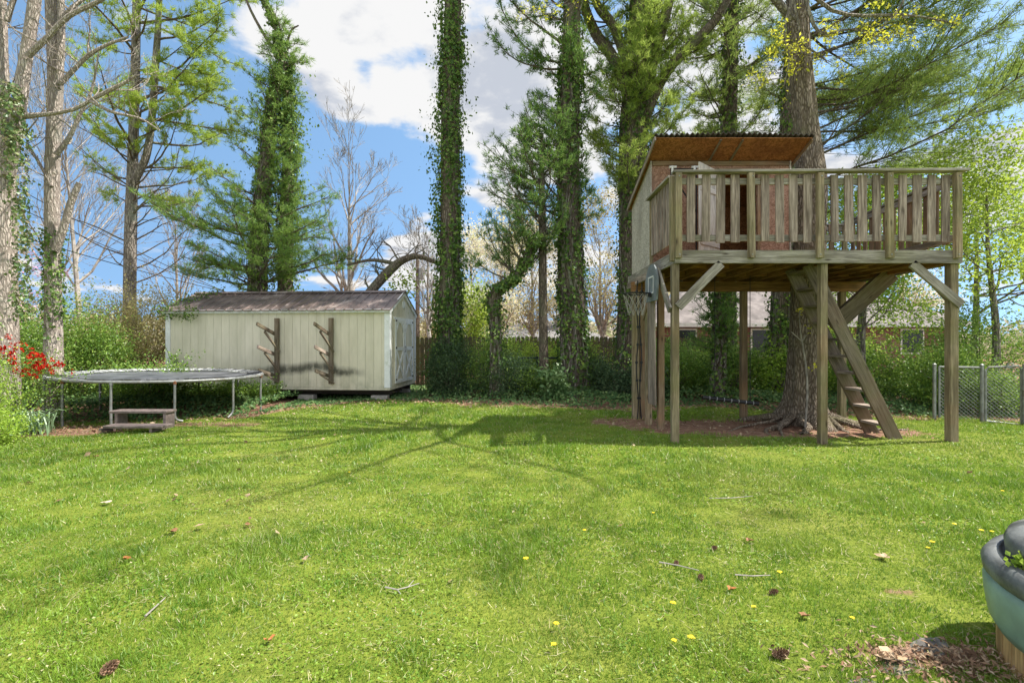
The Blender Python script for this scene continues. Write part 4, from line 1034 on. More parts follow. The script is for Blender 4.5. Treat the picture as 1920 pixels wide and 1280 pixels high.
# T4 dense ivy pine, two stems
p4 = grounded(path_px([(482, 560, 16), (487, 420, 15), (500, 300, 13), (510, 200, 11), (530, 120, 8), (520, 60, 5), (480, -30, 3)], 15.5))
t = ivy_trunk('pine_tree', 'dense dark pine wrapped in ivy with a dead broken top above the shed roof', p4, 9000, 25, None)
p4b = grounded(path_px([(535, 560, 14), (536, 430, 13), (540, 300, 10), (538, 180, 8), (530, 100, 5)], 15.8)); b = Buf(); tube(b, p4b[:, :3], p4b[:, 3], 9); obj('second_trunk', b, B_brown, t)
b = Buf(); ivy_on(b, p4b, 9000, rg(26), .075, .16); ivy_on(b, p4b, 6000, rg(27), .075, .30, .25, .9); obj('second_trunk_ivy', b, M_ivy, t)
tb, fb = Buf(), Buf(); r_ = rg(28)
pine_branches(tb, fb, p4, auto_specs(80, .24, .88, 1.05, .55, r_, None, (-.1, .6))+auto_specs(26, .05, .28, 2.5, 1.4, r_, None, (-.06, .2))+auto_specs(24, .04, .24, 1.8, 1.3, r_, 270, (-.05, .25), 55)+auto_specs(5, .05, .2, 3.0, 2.6, r_, 0, (.0, .15), 15)+auto_specs(5, .05, .2, 3.0, 2.4, r_, 185, (.0, .15), 15), r_, .15, .012, 8, .8, .03, .9)
pine_branches(tb, fb, p4b, auto_specs(34, .35, .95, .9, .45, r_, None, (0, .6)), r_, .16, .014, 9)
for P in ([(530, 115, 4), (498, 70, 3), (470, 20, 2.5), (450, -30, 2)], [(530, 110, 3), (545, 60, 2), (560, 48, 1.2)], [(528, 105, 3), (524, 50, 2), (500, 0, 1.5)]): q = path_px(P, 15.5, 9); tube(tb, q[:, :3], q[:, 3], 5, False)
obj('branches', tb, B_brown, t); obj('crown', fb, mat_leaf('mid_pine_needle', [(.045, .10, .03), (.08, .155, .038), (.14, .22, .05), (.20, .28, .06)], .33, .9, .02, .5), t)
# T3 yellow-green pine
p3 = grounded(path_px([(243, 560, 11), (245, 430, 10.5), (249, 300, 9), (253, 160, 8), (256, 20, 7), (258, -120, 6), (262, -330, 3)], 16.0))
t = start_tree('pine_tree', p3, 'tall two-stemmed pine with yellow-green needle puffs left of the shed')
b = Buf(); tube(b, p3[:, :3], p3[:, 3], 10); obj('trunk', b, B_grey, t, smooth=True)
p3b = path_px([(252, 340, 7), (275, 290, 6.5), (286, 210, 6), (292, 120, 6), (298, 20, 5), (302, -120, 5), (306, -300, 3)], 15.8); b = Buf(); tube(b, p3b[:, :3], p3b[:, 3], 9); obj('second_trunk', b, B_grey, t, smooth=True)
tb, fb = Buf(), Buf(); r_ = rg(30)
sp = []
for i in range(24): sp.append((.24+.52*(i+r_.random())/24, r_.normal(-8, 32), r_.uniform(1.8, 3.6), r_.uniform(.0, .28)))
for i in range(13): sp.append((.24+.5*(i+r_.random())/13, r_.normal(190, 35), r_.uniform(1.0, 2.2), r_.uniform(.0, .3)))
sp += auto_specs(12, .76, 1, 2.2, 1, r_)
pine_branches(tb, fb, p3, sp, r_, .17, .014, 13, .8, .03, .62)
pine_branches(tb, fb, p3b, auto_specs(12, .2, 1, 2.6, 1.6, r_, 0, (-.05, .18), 35), r_, .17, .014, 13, .8, .03, .62)
for i in range(26):   # dead lower limbs
    tt = r_.uniform(.08, .5); k = int(tt*(len(p3)-1)); az = R(r_.choice([r_.normal(180, 25), r_.normal(0, 25)])); Lb = r_.uniform(1.2, 3.0)
    tips_ = []; grow(tb, p3[k, :3], (math.cos(az), math.sin(az), r_.uniform(.2, .7)), Lb, .028, 1, r_, tips_, 2, .14, (0, 0, .06), (2, 4))
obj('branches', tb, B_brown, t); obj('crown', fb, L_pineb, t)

# T1 and T2 at far left
p1 = grounded(path_px([(6, 600, 22), (7, 450, 19), (8, 330, 17), (6, 230, 13), (3, 120, 10), (1, 0, 9), (-4, -160, 7)], 9.2))
t = start_tree('bare_tree', p1, 'pale forked trunk at the left edge with ivy climbing its right side')
tb = Buf(); tube(tb, p1[:, :3], p1[:, 3], 14); q = path_px([(17, 330, 10), (33, 230, 11), (44, 140, 10.5), (58, 50, 10), (70, -40, 10), (85, -200, 7)], 9.1, 20); tube(tb, q[:, :3], q[:, 3], 12); obj('trunk', tb, B_pale, t, smooth=True)
tb = Buf(); r_ = rg(33); tips = []
for P in ([(44, 218, 6), (90, 214, 4), (140, 205, 3.6), (170, 188, 3.2), (205, 170, 4), (235, 155, 3), (255, 142, 2)], [(170, 190, 3.5), (210, 210, 3), (262, 222, 2), (300, 245, 1)], [(52, 105, 6), (90, 70, 5), (130, 30, 4.5), (190, 0, 4), (230, -40, 4)], [(12, 40, 5), (30, -10, 4), (60, -60, 3)]):
    q = path_px(P, 9.0, 12); tube(tb, q[:, :3], q[:, 3], 7, False)
    for k in range(2, len(q), 2): grow(tb, q[k, :3], (r_.normal(), r_.normal()*.6, .6), r_.uniform(.5, 1.1), q[k, 3]*.4, 1, r_, tips, 3, .2, nchild=(2, 4), rmin=.003)
for k in range(10, len(p1)-2, 2): grow(tb, p1[k, :3], (r_.normal(), r_.normal()*.6, .5), r_.uniform(.8, 1.6), .02, 1, r_, tips, 3, .2, nchild=(2, 4), rmin=.003)
obj('branches', tb, B_pale, t)
pv = path_px([(40, 600, 6), (38, 480, 7), (36, 360, 9), (30, 260, 12), (22, 200, 13), (20, 160, 8)], 8.85); b = Buf(); ivy_on(b, pv, 4200, rg(34), .055, .05); obj('ivy', b, mat_leaf('mottled_ivy', [(.03, .07, .02), (.07, .13, .03), (.14, .2, .06), (.2, .16, .1)], .25, 2, .06, .4), t)
p2 = grounded(path_px([(100, 600, 14), (99, 480, 12.5), (98, 330, 12), (103, 200, 12), (104, 120, 12.5), (99, 40, 11), (98, -60, 12), (96, -260, 9)], 9.6))
t = start_tree('bare_tree', p2, 'tall pale grey bare trunk with a broken stub limb, second from the left edge')
tb = Buf(); tube(tb, p2[:, :3], p2[:, 3], 12); q = path_px([(106, 165, 8), (113, 110, 6.5), (115, 40, 6), (114, -40, 5), (120, -150, 4)], 9.55, 14); tube(tb, q[:, :3], q[:, 3], 8); q = path_px([(104, 470, 7), (120, 425, 6.5), (133, 380, 6), (149, 343, 5)], 9.5, 10); tube(tb, q[:, :3], q[:, 3], 9); obj('trunk', tb, B_pale, t, smooth=True)
tb = Buf(); tips = []
for P in ([(106, 290, 5), (130, 258, 4), (150, 215, 3), (172, 170, 2.5), (185, 100, 1.5)], [(112, 158, 5), (140, 130, 4), (165, 105, 4), (200, 85, 3), (240, 70, 2)], [(100, 60, 5), (130, 20, 4), (180, -20, 3), (230, -60, 2)], [(97, 350, 3), (70, 300, 2.5), (50, 270, 1.5)]):
    q = path_px(P, 9.5, 12); tube(tb, q[:, :3], q[:, 3], 7, False)
    for k in range(2, len(q), 2): grow(tb, q[k, :3], (r_.normal(), r_.normal()*.6, .6), r_.uniform(.4, 1.2), q[k, 3]*.5, 1, r_, tips, 3, .2, nchild=(2, 5), rmin=.003)
obj('branches', tb, B_pale, t)
b = Buf(); ivy_on(b, p2, 2600, rg(35), .05, .04, 0, .22); obj('ivy', b, M_ivy, t)

# bare trees: fine branching
def bare_tree(px, d, h, lab, seed, r0=.11, name='bare_tree', mat=B_twig, lean=0, leaf=None, spread=(.25, .6), nleaf=0, lsize=.06, group=None, lev=4, fork=.38, sig=.12):
    r = rg(seed); x = px_x(px, d); t = thing(name, (x, d, 0), lab, 'tree', group)
    tr = smooth_path([(x, d, -.6, r0*1.15), (x+.03*h*r.normal()*.3+lean*.3, d, h*.25, r0), (x+lean*.7, d+.1, h*fork, r0*.8), (x+lean, d, h*.72, r0*.4), (x+lean*1.2, d, h*.86, r0*.2)], 16)
    b = Buf(); tube(b, tr[:, :3], tr[:, 3], 7); tips = []
    n = len(tr)
    for k in range(int(n*fork), n):
        for _ in range(2):
            a = r.random()*2*PI; e = r.uniform(.9, 2.2); rad = tr[k, 3]
            grow(b, tr[k, :3], (math.cos(a), math.sin(a), e), h*r.uniform(.20, .36), rad*.6, 1, r, tips, lev, .13, (0, 0, .07), (3, 5), (.45, .7), spread, .2, .0035*d/14, (6, 4, 3, 3, 3))
    obj('trunk', b, mat, t)
    if leaf is not None and nleaf:
        fb = Buf(); leafcloud(fb, [q[0] for q in tips], nleaf, sig, lsize, r); obj('crown', fb, leaf, t)
    return t
bare_tree(655, 22, 8.9, 'slender leafless tree with a fan of pale twigs above the shed roof right half', 40, .16, group=None)
bare_tree(165, 20, 11, 'thin leafless tree leaning behind the second trunk from the left', 41, .10, lean=-.8)
bare_tree(330, 24, 8, 'small leafless tree behind the left end of the shed', 42, .09)
bare_tree(80, 22, 12, 'wispy leafless tree between the two pale trunks at the left edge', 43, .10, lean=.6)
bare_tree(802, 21, 5.6, 'short crooked leafless tree in the gap right of the shed', 44, .09)
LABW = ['pale budding tree far beyond the fence, directly right of the thick ivy trunk', 'pinkish budding tree far beyond the fence, behind the leaning snag', 'cream flowering tree far away above the grey house roof', 'yellowish budding tree far away, left of the thin pine stem',
        'pale budding tree far away between the thin pine and the ivy pine', 'olive budding tree far away, right of the ivy-wrapped pine', 'pale budding tree far away behind the treehouse posts', 'tall pale budding tree far behind the treehouse deck', 'olive budding tree far away seen under the deck right side',
        'pale budding tree far away above the shrubs at the right', 'pale budding tree far away behind the shed gap', 'olive budding tree at the far left behind the hedge']
for i, (px, d, h, lf) in enumerate(((884, 34, 7.5, L_blossom), (930, 30, 7, L_blossom), (965, 52, 9, L_blossom), (1000, 33, 8, L_olive), (1045, 40, 10, L_blossom), (1130, 32, 9, L_olive), (1250, 34, 9.5, L_blossom), (1330, 36, 10, L_olive), (1500, 33, 9, L_olive), (1700, 32, 9, L_blossom), (815, 40, 4.5, L_olive), (-20, 24, 6, L_olive))):
    bare_tree(px, d, h, LABW[i], 50+i, .13, 'budding_tree', B_far, .3*math.sin(i*2), lf, (.3, .7), 5200, .13, 'budding trees beyond the fence', 3, .22, .4)

# T6 bowed limb from the ivy trunk
t = thing('fallen_limb', tuple(at(690, 545, 15)*[1, 1, 0]), 'thick bowed leafless limb leaning toward the ivy trunk above the shed roof', 'fallen branch')
b = Buf(); q = path_px([(672, 575, 9), (705, 535, 9), (733, 505, 9), (757, 487, 7), (785, 481, 5), (815, 491, 4), (840, 500, 3)], 14.6, 24); tube(b, q[:, :3], q[:, 3], 9); r_ = rg(60); tips = []
q2 = path_px([(745, 496, 4), (720, 490, 4), (690, 488, 3), (650, 497, 2)], 14.6, 10); tube(b, q2[:, :3], q2[:, 3], 6, False)
for k in range(3, len(q)-1, 2): grow(b, q[k, :3], (r_.normal(), .2, 1.0), r_.uniform(.5, 1.0), q[k, 3]*.3, 1, r_, tips, 3, .25, (0, 0, 0), (3, 5), rmin=.004)
for k in range(2, len(q2)-1): grow(b, q2[k, :3], (r_.normal(), .2, .8), r_.uniform(.4, .9), .02, 1, r_, tips, 3, .25, (0, 0, 0), (3, 5), rmin=.004)
obj('limb', b, B_brown, t)
fb = Buf(); leafcloud(fb, [at(748, 535, 14.5), at(770, 520, 14.5), at(735, 555, 14.6), at(760, 550, 14.4)], 380, .22, .09, r_); tag(obj('climbing_vine', fb, L_spring, at=at(750, 540, 14.5)), 'small bright green vine spray above the shed roof right end', 'plant')

# ---- the oak
def oak():
    t = thing('oak_tree', (5.17, 9.0, 0), 'thick rough-barked oak trunk growing up through the treehouse deck with yellow young leaves', 'tree')
    pr = smooth_path([(5.12, 9.0, -.1, .34), (5.15, 9.0, .5, .295), (5.18, 9, 1.4, .27), (5.21, 9, 2.8, .25), (5.24, 9, 4.2, .218), (5.18, 9, 5.2, .188), (5.06, 9, 6.5, .172), (5.02, 9, 8.0, .165), (5.05, 8.9, 10, .19), (5.2, 8.7, 13, .10)], 54)
    seg = 40; a = np.arange(seg)*2*PI/seg; rings = []
    for x, y, z, r in pr:
        fl = math.exp(-max(z, 0)/.24)*.40*np.clip(np.cos(a*2.5+.6)+.35, 0, 2)**1.5*.9 + .02*np.sin(a*7+z*1.3)+.012*np.sin(a*13-z*2.1)
        bul = .03*math.exp(-((z-4.1)/.5)**2)*np.cos(a)
        rr_ = r*(1+.03*np.sin(a*3+z))+fl*.75+bul; rings.append(np.stack([x+rr_*np.cos(a), y+rr_*np.sin(a), np.full(seg, z)], -1))
    V = np.concatenate(rings); n = len(rings); i = np.arange(n-1)[:, None]*seg; j = np.arange(seg)[None]; j2 = (j+1) % seg
    b = Buf(); b.add(V, np.stack([i+j, i+j2, i+seg+j2, i+seg+j], -1).reshape(-1, 4)); obj('trunk', b, B_oak, t, smooth=True)
    b = Buf(); r = rg(70)
    for (az, Lr, r0) in ((200, 1.5, .13), (235, 1.1, .12), (262, .7, .12), (300, 1.0, .13), (330, 1.8, .11), (350, 2.1, .10), (165, 1.6, .12), (20, 1.4, .10), (215, 2.0, .06), (318, 1.9, .055), (185, 2.3, .05)):
        P = []; aa = R(az)
        for q in np.linspace(0, 1, 9):
            aa += r.normal()*.07; rad = .26+.75*Lr*q
            P.append((5.14+rad*math.cos(aa), 9.0+rad*math.sin(aa), .13*(1-q)**2.5+.035-.06*q+.02*r.normal()))
        tube(b, np.array(P), (.68*r0)*(1-.8*np.linspace(0, 1, 9)), 8, False)
    obj('roots', b, B_oak, t, smooth=True)
    b = Buf(); tips = []; r = rg(71)
    for (z, az, Ll, r0, rise) in ((6.9, 200, 5.2, .075, .8), (7.4, 350, 4.6, .09, .5), (8.0, 250, 5.0, .06, .7), (8.6, 140, 4.5, .11, .8), (9.2, 300, 4.5, .06, .6), (9.8, 215, 4.6, .06, .7), (8.8, 190, 5.0, .055, .5), (10.2, 170, 5.2, .05, .5), (10.5, 20, 4.0, .09, .8), (11.2, 180, 3.8, .08, .9), (12, 270, 3.5, .07, 1)):
        k = int(np.argmin(abs(pr[:, 2]-z))); grow(b, pr[k, :3], (math.cos(R(az)), math.sin(R(az)), rise), Ll, r0, 0, r, tips, 3, .13, (0, 0, .02), (4, 6), (.42, .62), (.4, .9), .2, .005)
    # low drooping twigs over the deck and the sprays at the upper right
    for P in ([(1500, -30, 4), (1560, 20, 3.5), (1620, 30, 3), (1690, 28, 2.4), (1760, 38, 1.6), (1800, 48, 1)], [(1505, -20, 4), (1535, 60, 3), (1600, 55, 2), (1665, 75, 1.4)], [(1495, 60, 3), (1510, 85, 2.2), (1545, 110, 1.6), (1550, 118, 1)],
              [(1485, -10, 3), (1500, 60, 2), (1505, 100, 1.5), (1560, 105, 1)], [(1485, 0, 3), (1470, 60, 2), (1480, 110, 1.5), (1470, 160, 1)], [(1720, -60, 3), (1690, 10, 2), (1660, 45, 1.5), (1630, 85, 1)]):
        q = path_px(P, 8.6, 14); tube(b, q[:, :3], q[:, 3], 5, False)
        for k in range(3, len(q)): grow(b, q[k, :3], (r.normal(), r.normal()*.5, -.25+r.normal()*.4), r.uniform(.25, .6), .006, 2, r, tips, 3, .2, (0, 0, -.02), (2, 4), rmin=.003)
    obj('branches', b, B_grey, t)
    T = np.array([q[0] for q in tips]); fb = Buf(); near = T[(T[:, 2] < 8.2)]; idx = r.choice(len(near), min(len(near), 210), False); leafcloud(fb, near[idx], 1500, .035, .05, r, .5)
    idx = r.choice(len(T), 900, False); leafcloud(fb, T[idx], 3200, .07, .06, r, .5); obj('crown', fb, L_yellow, t)
    return t
oak()

# sprig in front of the oak
t = thing('sapling', (4.95, 8.25, 0), 'thin pale forked sapling with a few yellow leaves in front of the oak trunk', 'sapling')
b = Buf(); r_ = rg(75)
for P in ([(1510, 800, 2), (1514, 740, 1.8), (1512, 690, 1.6), (1504, 640, 1.4)], [(1504, 640, 1.2), (1512, 628, 1)], [(1504, 640, 1.2), (1500, 610, .8), (1500, 580, .7)], [(1504, 640, 1.0), (1484, 622, .8)]): q = path_px(P, 8.3, 8); tube(b, q[:, :3], q[:, 3], 5, False)
obj('stem', b, B_twig, t); b = Buf(); leafcloud(b, [at(1500, 582, 8.3), at(1518, 616, 8.3), at(1530, 690, 8.3), at(1524, 612, 8.25)], 44, .05, .055, r_); obj('leaves', b, L_yellow, t)

# ---- leafy broadleaf trees, right side
def leafy_tree(name, lab, x, y, h, seed, leaf, nl, lsize, r0=.09, crown0=.3, width=1.6, grp=None, mat=B_grey, sig=.22):
    r = rg(seed); t = thing(name, (x, y, 0), lab, 'tree', grp); b = Buf(); tips = []
    tr = smooth_path([(x, y, -.2, r0*1.2), (x+.1*r.normal(), y, h*.3, r0), (x+.2*r.normal(), y, h*.65, r0*.6), (x+.2*r.normal(), y, h*.92, r0*.2)], 14); tube(b, tr[:, :3], tr[:, 3], 8)
    for k in range(int(len(tr)*crown0), len(tr)):
        for _ in range(2): a = r.random()*2*PI; grow(b, tr[k, :3], (math.cos(a), math.sin(a), r.uniform(.1, .7)), width*r.uniform(.6, 1.1), tr[k, 3]*.5, 1, r, tips, 3, .18, (0, 0, .03), (3, 5), rmin=.004)
    obj('trunk', b, mat, t); fb = Buf(); leafcloud(fb, [q[0] for q in tips], nl, sig, lsize, r); obj('crown', fb, leaf, t); return t
leafy_tree('maple_tree', 'bright spring-green tree at the right edge beside the deck corner', 10.5, 11.2, 5.2, 80, L_spring, 9000, .075, .07, .48, 1.4)
leafy_tree('maple_tree', 'yellow-green tree seen through the railing behind the right half of the deck', 8.9, 13.2, 5.0, 81, L_bright, 8000, .08, .08, .5, 1.5)
leafy_tree('maple_tree', 'light green tree behind the chain-link gate under the pine limbs', 12.5, 14, 5.6, 82, L_bright, 8000, .085, .08, .42, 1.8)
leafy_tree('maple_tree', 'light green sapling tree directly behind the right treehouse post', 8.1, 11.6, 3.7, 83, L_bright, 7500, .07, .05, .45, 1.2)
leafy_tree('maple_tree', 'lime green tree behind the privacy fence right of the thick ivy trunk', -1.3, 18.5, 3.2, 84, L_spring, 5000, .09, .06, .3, .8)
leafy_tree('redbud_tree', 'small pink-flowered redbud in the hedge behind the red azalea', -12.6, 13.2, 3.2, 85, L_pink, 1500, .05, .05, .4, 1.0, sig=.05)

# ---- shrubs
def shrub(name, lab, x, y, rx, ry, h, seed, leaf, nl, lsize, cat='shrub', z0=0.0, cl=55, asp=.6, grp=None, shell=.55):
    r = rg(seed); t = thing(name, (x, y, 0), lab, cat, grp); g0 = float(gz(x, y))
    u = rand_units(cl, r); rad = (shell+(1-shell)*r.random(cl))[:, None]; c = u*rad*[rx, ry, h*.5]; c[:, 2] = c[:, 2]+h*.5; c = c[c[:, 2] > .02*h]
    c += [x, y, g0+z0]; c[:, 2] = np.maximum(c[:, 2], g0+.05); b = Buf()
    for q in c[::2]: m_ = np.array([x+(q[0]-x)*.3, y+(q[1]-y)*.3, g0+(q[2]-g0)*.45]); tube(b, np.array([[x+(q[0]-x)*.08, y+(q[1]-y)*.08, g0-.05], m_, q]), np.array([.016, .011, .004]), 4, False)
    obj('stems', b, B_brown, t)
    s = .20*(rx*ry*h)**(1/3.)+.02; idx = r.integers(0, len(c), nl); sc = (.5+1.0*r.random(len(c)))[idx][:, None]
    P = c[idx]+r.normal(size=(nl, 3))*s*sc*[1, 1, .8]; P[:, 2] = np.maximum(P[:, 2], g0+.02)
    # stray shoots
    ns = nl//14; k = r.integers(0, len(c), max(4, len(c)//3)); sh_ = c[k]; dr = unit(np.array([0, 0, .0]))
    dv_ = (sh_-[x, y, g0+h*.4]); dv_ /= np.linalg.norm(dv_, axis=1, keepdims=True)+1e-6; dv_[:, 2] += .5
    ii = r.integers(0, len(sh_), ns); P = np.vstack([P, sh_[ii]+dv_[ii]*(r.random((ns, 1))*s*3.2)+r.normal(size=(ns, 3))*.02])
    fb = Buf(); add_leaves(fb, P, lsize, rng=r, asp=asp); obj('foliage', fb, leaf, t); return t
SH = [  # name, label, x, y, rx, ry, h, leaf, n, size
    ('hedge_shrub', 'tall bright green shrub at the left edge behind the azalea', -11.6, 11.6, 1.2, .9, 2.4, L_green, 12000, .05),
    ('hedge_shrub', 'tall mid-green shrub behind the left end of the trampoline', -10.7, 12.0, 1.0, .9, 2.4, L_green, 14000, .05),
    ('hedge_shrub', 'wide mixed green shrub behind the middle of the trampoline', -10.6, 13.6, 1.0, .8, 2.6, L_olive, 12000, .05),
    ('hedge_shrub', 'dense shadowy shrub touching the left end of the shed', -9.75, 12.2, .5, .5, 1.9, L_green, 9000, .045),
    ('hedge_shrub', 'olive budding shrub rising behind the left end of the shed', -10.6, 14.6, 1.5, .9, 3.0, L_olive, 12000, .05),
    ('hedge_shrub', 'brownish twiggy shrub just above the left corner of the shed roof', -9.6, 15.0, 1.0, .8, 2.9, L_olive, 9000, .045),
    ('hedge_shrub', 'low bright shrub under the redbud at the far left', -13.2, 12.6, 1.2, .9, 2.4, L_bright, 9000, .05),
    ('shrub', 'low dark shrub in the shade beneath the trampoline', -8.2, 11.6, 1.0, .5, .9, L_green, 9000, .05),
    ('shrub', 'low leafy undergrowth bush behind the right half of the trampoline', -6.6, 12.3, 1.2, .35, .45, L_green, 7000, .05),
    ('shrub', 'light green rounded shrub at the left frame edge in front of the azalea', -8.05, 7.5, .5, .45, 1.2, L_bright, 11000, .032),
    ('shrub', 'sprawling yellow-green weeds at the foot of the left edge shrub', -7.35, 7.1, .6, .4, .5, L_bright, 8000, .03),
    ('evergreen_shrub', 'large dark blue-green evergreen shrub directly right of the shed doors', -1.52, 13.3, .62, .5, 1.45, L_dark, 20000, .035),
    ('evergreen_shrub', 'dark shrub low beside the foot of the light green shrub', -.15, 13.1, .62, .5, 1.1, L_dark, 12000, .035),
    ('shrub', 'light feathery green shrub in front of the privacy fence', -.75, 13.4, .6, .45, 1.35, L_green, 9000, .035),
    ('shrub', 'green shrub with spreading sprays left of the wire fence section', .3, 13.3, .5, .45, .85, L_green, 6500, .045),
    ('rhododendron', 'rounded pale-leaved rhododendron between wire fence and ivy-wrapped pine', 1.02, 13.0, .42, .4, .78, mat_leaf('rhododendron_leaf', [(.06, .13, .04), (.12, .2, .07), (.2, .28, .11)], .2, 2, .1, .3), 1500, .11),
    ('shrub', 'yellow-green bush against the fence behind the rhododendron', 1.1, 15.6, .9, .5, 1.5, L_spring, 5000, .06),
    ('evergreen_shrub', 'dark reddish-green shrub between the two big ivy trunks', 2.25, 13.6, .5, .4, 1.05, L_dark, 8000, .04),
    ('shrub', 'green shrub between ivy trunks in front of the brick wall', 2.0, 14.8, .9, .5, 1.45, L_bright, 5500, .055),
    ('shrub', 'loose light green bush against the fence left of the thin pine stem', -.2, 15.8, .8, .4, 1.75, L_bright, 4200, .06),
    ('shrub', 'leafy green shrub behind the left treehouse posts', 4.2, 13.3, 1.0, .6, 1.3, L_green, 9000, .055),
    ('shrub', 'leafy green shrub beneath the middle of the treehouse deck', 5.7, 12.9, 1.0, .6, 1.3, L_green, 9000, .055),
    ('shrub', 'pale sunlit shrub behind the oak trunk and ladder', 7.0, 12.6, 1.0, .6, 1.35, L_bright, 8000, .055),
    ('shrub', 'dense green shrub behind the foot of the ladder', 8.4, 12.3, 1.0, .6, 1.3, L_green, 8500, .055),
    ('shrub', 'dark shrub behind the chain-link fence panel', 9.2, 10.7, .8, .5, 1.3, L_green, 9000, .05),
    ('shrub', 'tall green shrub rising above the chain-link gate', 10.6, 11.6, 1.1, .7, 2.3, L_green, 11000, .055),
    ('shrub', 'low shrub with a few magenta flowers seen through the chain-link gate', 9.5, 10.0, .5, .4, .8, L_green, 4500, .05),
    ('shrub', 'tall leafy shrub hiding the right part of the brick house', 11.6, 14.0, 1.2, .7, 1.25, L_green, 6000, .07),
    ('shrub', 'tall leafy shrub hiding the middle of the brick house', 9.3, 14.6, 1.2, .7, 1.75, L_bright, 6000, .07),
    ('shrub', 'broad dark ivy mound behind the back left treehouse post', 3.0, 12.7, .8, .5, .75, L_dark, 7000, .06),
    ('shrub', 'tall green shrub left of the oak trunk seen under the deck', 4.9, 14.5, 1.2, .7, 1.5, L_green, 9000, .06),
]
for i, s in enumerate(SH): shrub(s[0], s[1], s[2], s[3], s[4], s[5], s[6], 200+i, s[7], s[8], s[9], cl=70)
t = shrub('azalea', 'red flowering azalea at the left edge behind the trampoline rim', -8.2, 8.55, .75, .45, 1.3, 300, L_green, 5200, .035)
r_ = rg(301); c = np.array([at(px, py, 8.3) for px, py in ((4, 655), (20, 662), (33, 650), (40, 668), (15, 645), (-8, 660), (-25, 650), (60, 680), (72, 690), (88, 690), (100, 688), (54, 692), (64, 676), (-40, 665), (84, 683))])
fb = Buf(); c = np.repeat(c, 9, 0)+r_.normal(size=(len(c)*9, 3))*[.07, .16, .055]; idx = r_.integers(0, len(c), 1100); add_leaves(fb, c[idx]+r_.normal(size=(1100, 3))*.018, .036, rng=r_, asp=.8); obj('blossoms', fb, L_red, t)
t = thing('daffodil_clump', (px_x(60, 7.9), 7.9, 0), 'clump of grey-green strap leaves at the left end of the trampoline', 'plant')
b = Buf(); r_ = rg(303)
for k in range(110):
    x, y = px_x(48, 7.9)+r_.normal()*.16, 8.0+r_.normal()*.12; a = r_.random()*2*PI; l = r_.uniform(.2, .4); c_ = np.array([math.cos(a), math.sin(a), 0])
    P = np.array([[x, y, 0], [x, y, 0]+c_*l*.15+[0, 0, l*.6], [x, y, 0]+c_*l*.4+[0, 0, l*.95], [x, y, 0]+c_*l*.65+[0, 0, l*(.9 if k % 2 else 1.1)]]); w_ = np.cross(c_, [0, 0, 1])*.009
    V = np.stack([P-w_, P+w_], 1).reshape(-1, 3); b.add(V, [[0, 1, 3, 2], [2, 3, 5, 4], [4, 5, 7, 6]])
obj('leaves', b, mat_leaf('strap_leaf', [(.10, .17, .08), (.18, .27, .15), (.26, .34, .22)], .25, 2, .08, .3), t)
# sprig at the shed's left corner and creeper on its roof corner
fb = Buf(); leafcloud(fb, [at(324, 676, 12.6), at(323, 668, 12.6), at(328, 680, 12.6)], 60, .05, .07, rg(304)); tube(fb, [at(310, 650, 12.65), at(322, 675, 12.6), at(330, 700, 12.6)], .008, 4); tag(obj('vine_sprig', fb, L_green, at=at(324, 676, 12.6)), 'small green sprig against the lower left corner of the shed', 'plant')
fb = Buf(); r_ = rg(305); leafcloud(fb, [shed_pt(x, y, z) for x, y, z in ((-.1, 0, 2.2), (.1, .2, 2.32), (.25, .5, 2.48), (.4, .8, 2.62), (.6, 1.1, 2.76), (-.1, .6, 2.5), (.15, -.1, 2.15), (.5, -.1, 2.13), (.75, -.12, 2.15))], 900, .10, .06, r_); tag(obj('roof_creeper', fb, M_ivy, at=shed_pt(0, 0, 2.2)), 'dark creeper spilling over the left corner of the shed roof', 'plant')

# far wooded horizon behind everything
fb = Buf(); r_ = rg(310); n = 60000; a = r_.uniform(-1.25, 1.25, n); d = r_.uniform(55, 85, n); x = np.tan(a*.9)*d; zz = r_.random(n)**1.3*(3.2+2.5*vnoise(x, 0*x, .08, 40)+1.5*vnoise(x, 0*x, .35, 41))-1.5
add_leaves(fb, np.stack([x, d, zz], -1), .75, rng=r_); tag(obj('distant_woods', fb, mat_leaf('distant_foliage', [(.13, .16, .07), (.24, .25, .13), (.36, .33, .24), (.30, .26, .20)], .3, .2, 0, .3)), 'pale blurred woodland along the horizon', 'woods', kind='stuff')

# ------------------------------------------------------ foreground object
t = tub_ = thing('outdoor_tub', (2.74, 2.04, 0), 'round wood-slatted tub with pale green band and domed charcoal lid at the lower right corner', 'tub')
M_mint = mat_plain('mint_plastic', (.26, .38, .32), .42, 0, .15, 5, (.19, .27, .22), .05)
M_lid = mat_plain('charcoal_lid', (.17, .18, .18), .5, 0, .4, 5, (.30, .30, .28), .35)
TX, TY = 2.74, 2.04
b = Buf(); lathe(b, [(.50, .0), (.575, .0), (.62, .10), (.635, .22), (.64, .30), (.625, .345), (.58, .35)], (TX, TY, .13), 64); obj('band', b, M_mint, t, smooth=True)
for k in range(46):
    q = k*2*PI/46; b = Buf(); cx_, cy_ = TX+.575*math.cos(q), TY+.575*math.sin(q); board(b, (cx_, cy_, -.05), (cx_, cy_, .20), .074, .03, (math.cos(q), math.sin(q), 0)); obj('slat', b, mat_wood_tan if 'mat_wood_tan' in globals() else globals().setdefault('mat_wood_tan', mat_wood('tan_wood', (.36, .22, .09), (.52, .34, .15), 0, 0, False)), t)
b = Buf(); lathe(b, [(.56, .40), (.615, .41), (.64, .45), (.645, .50), (.62, .545), (.59, .562), (.575, .545), (.57, .50), (.50, .50)], (TX, TY, .04), 72); rim = obj('lid_rim', b, M_lid, t, smooth=True)
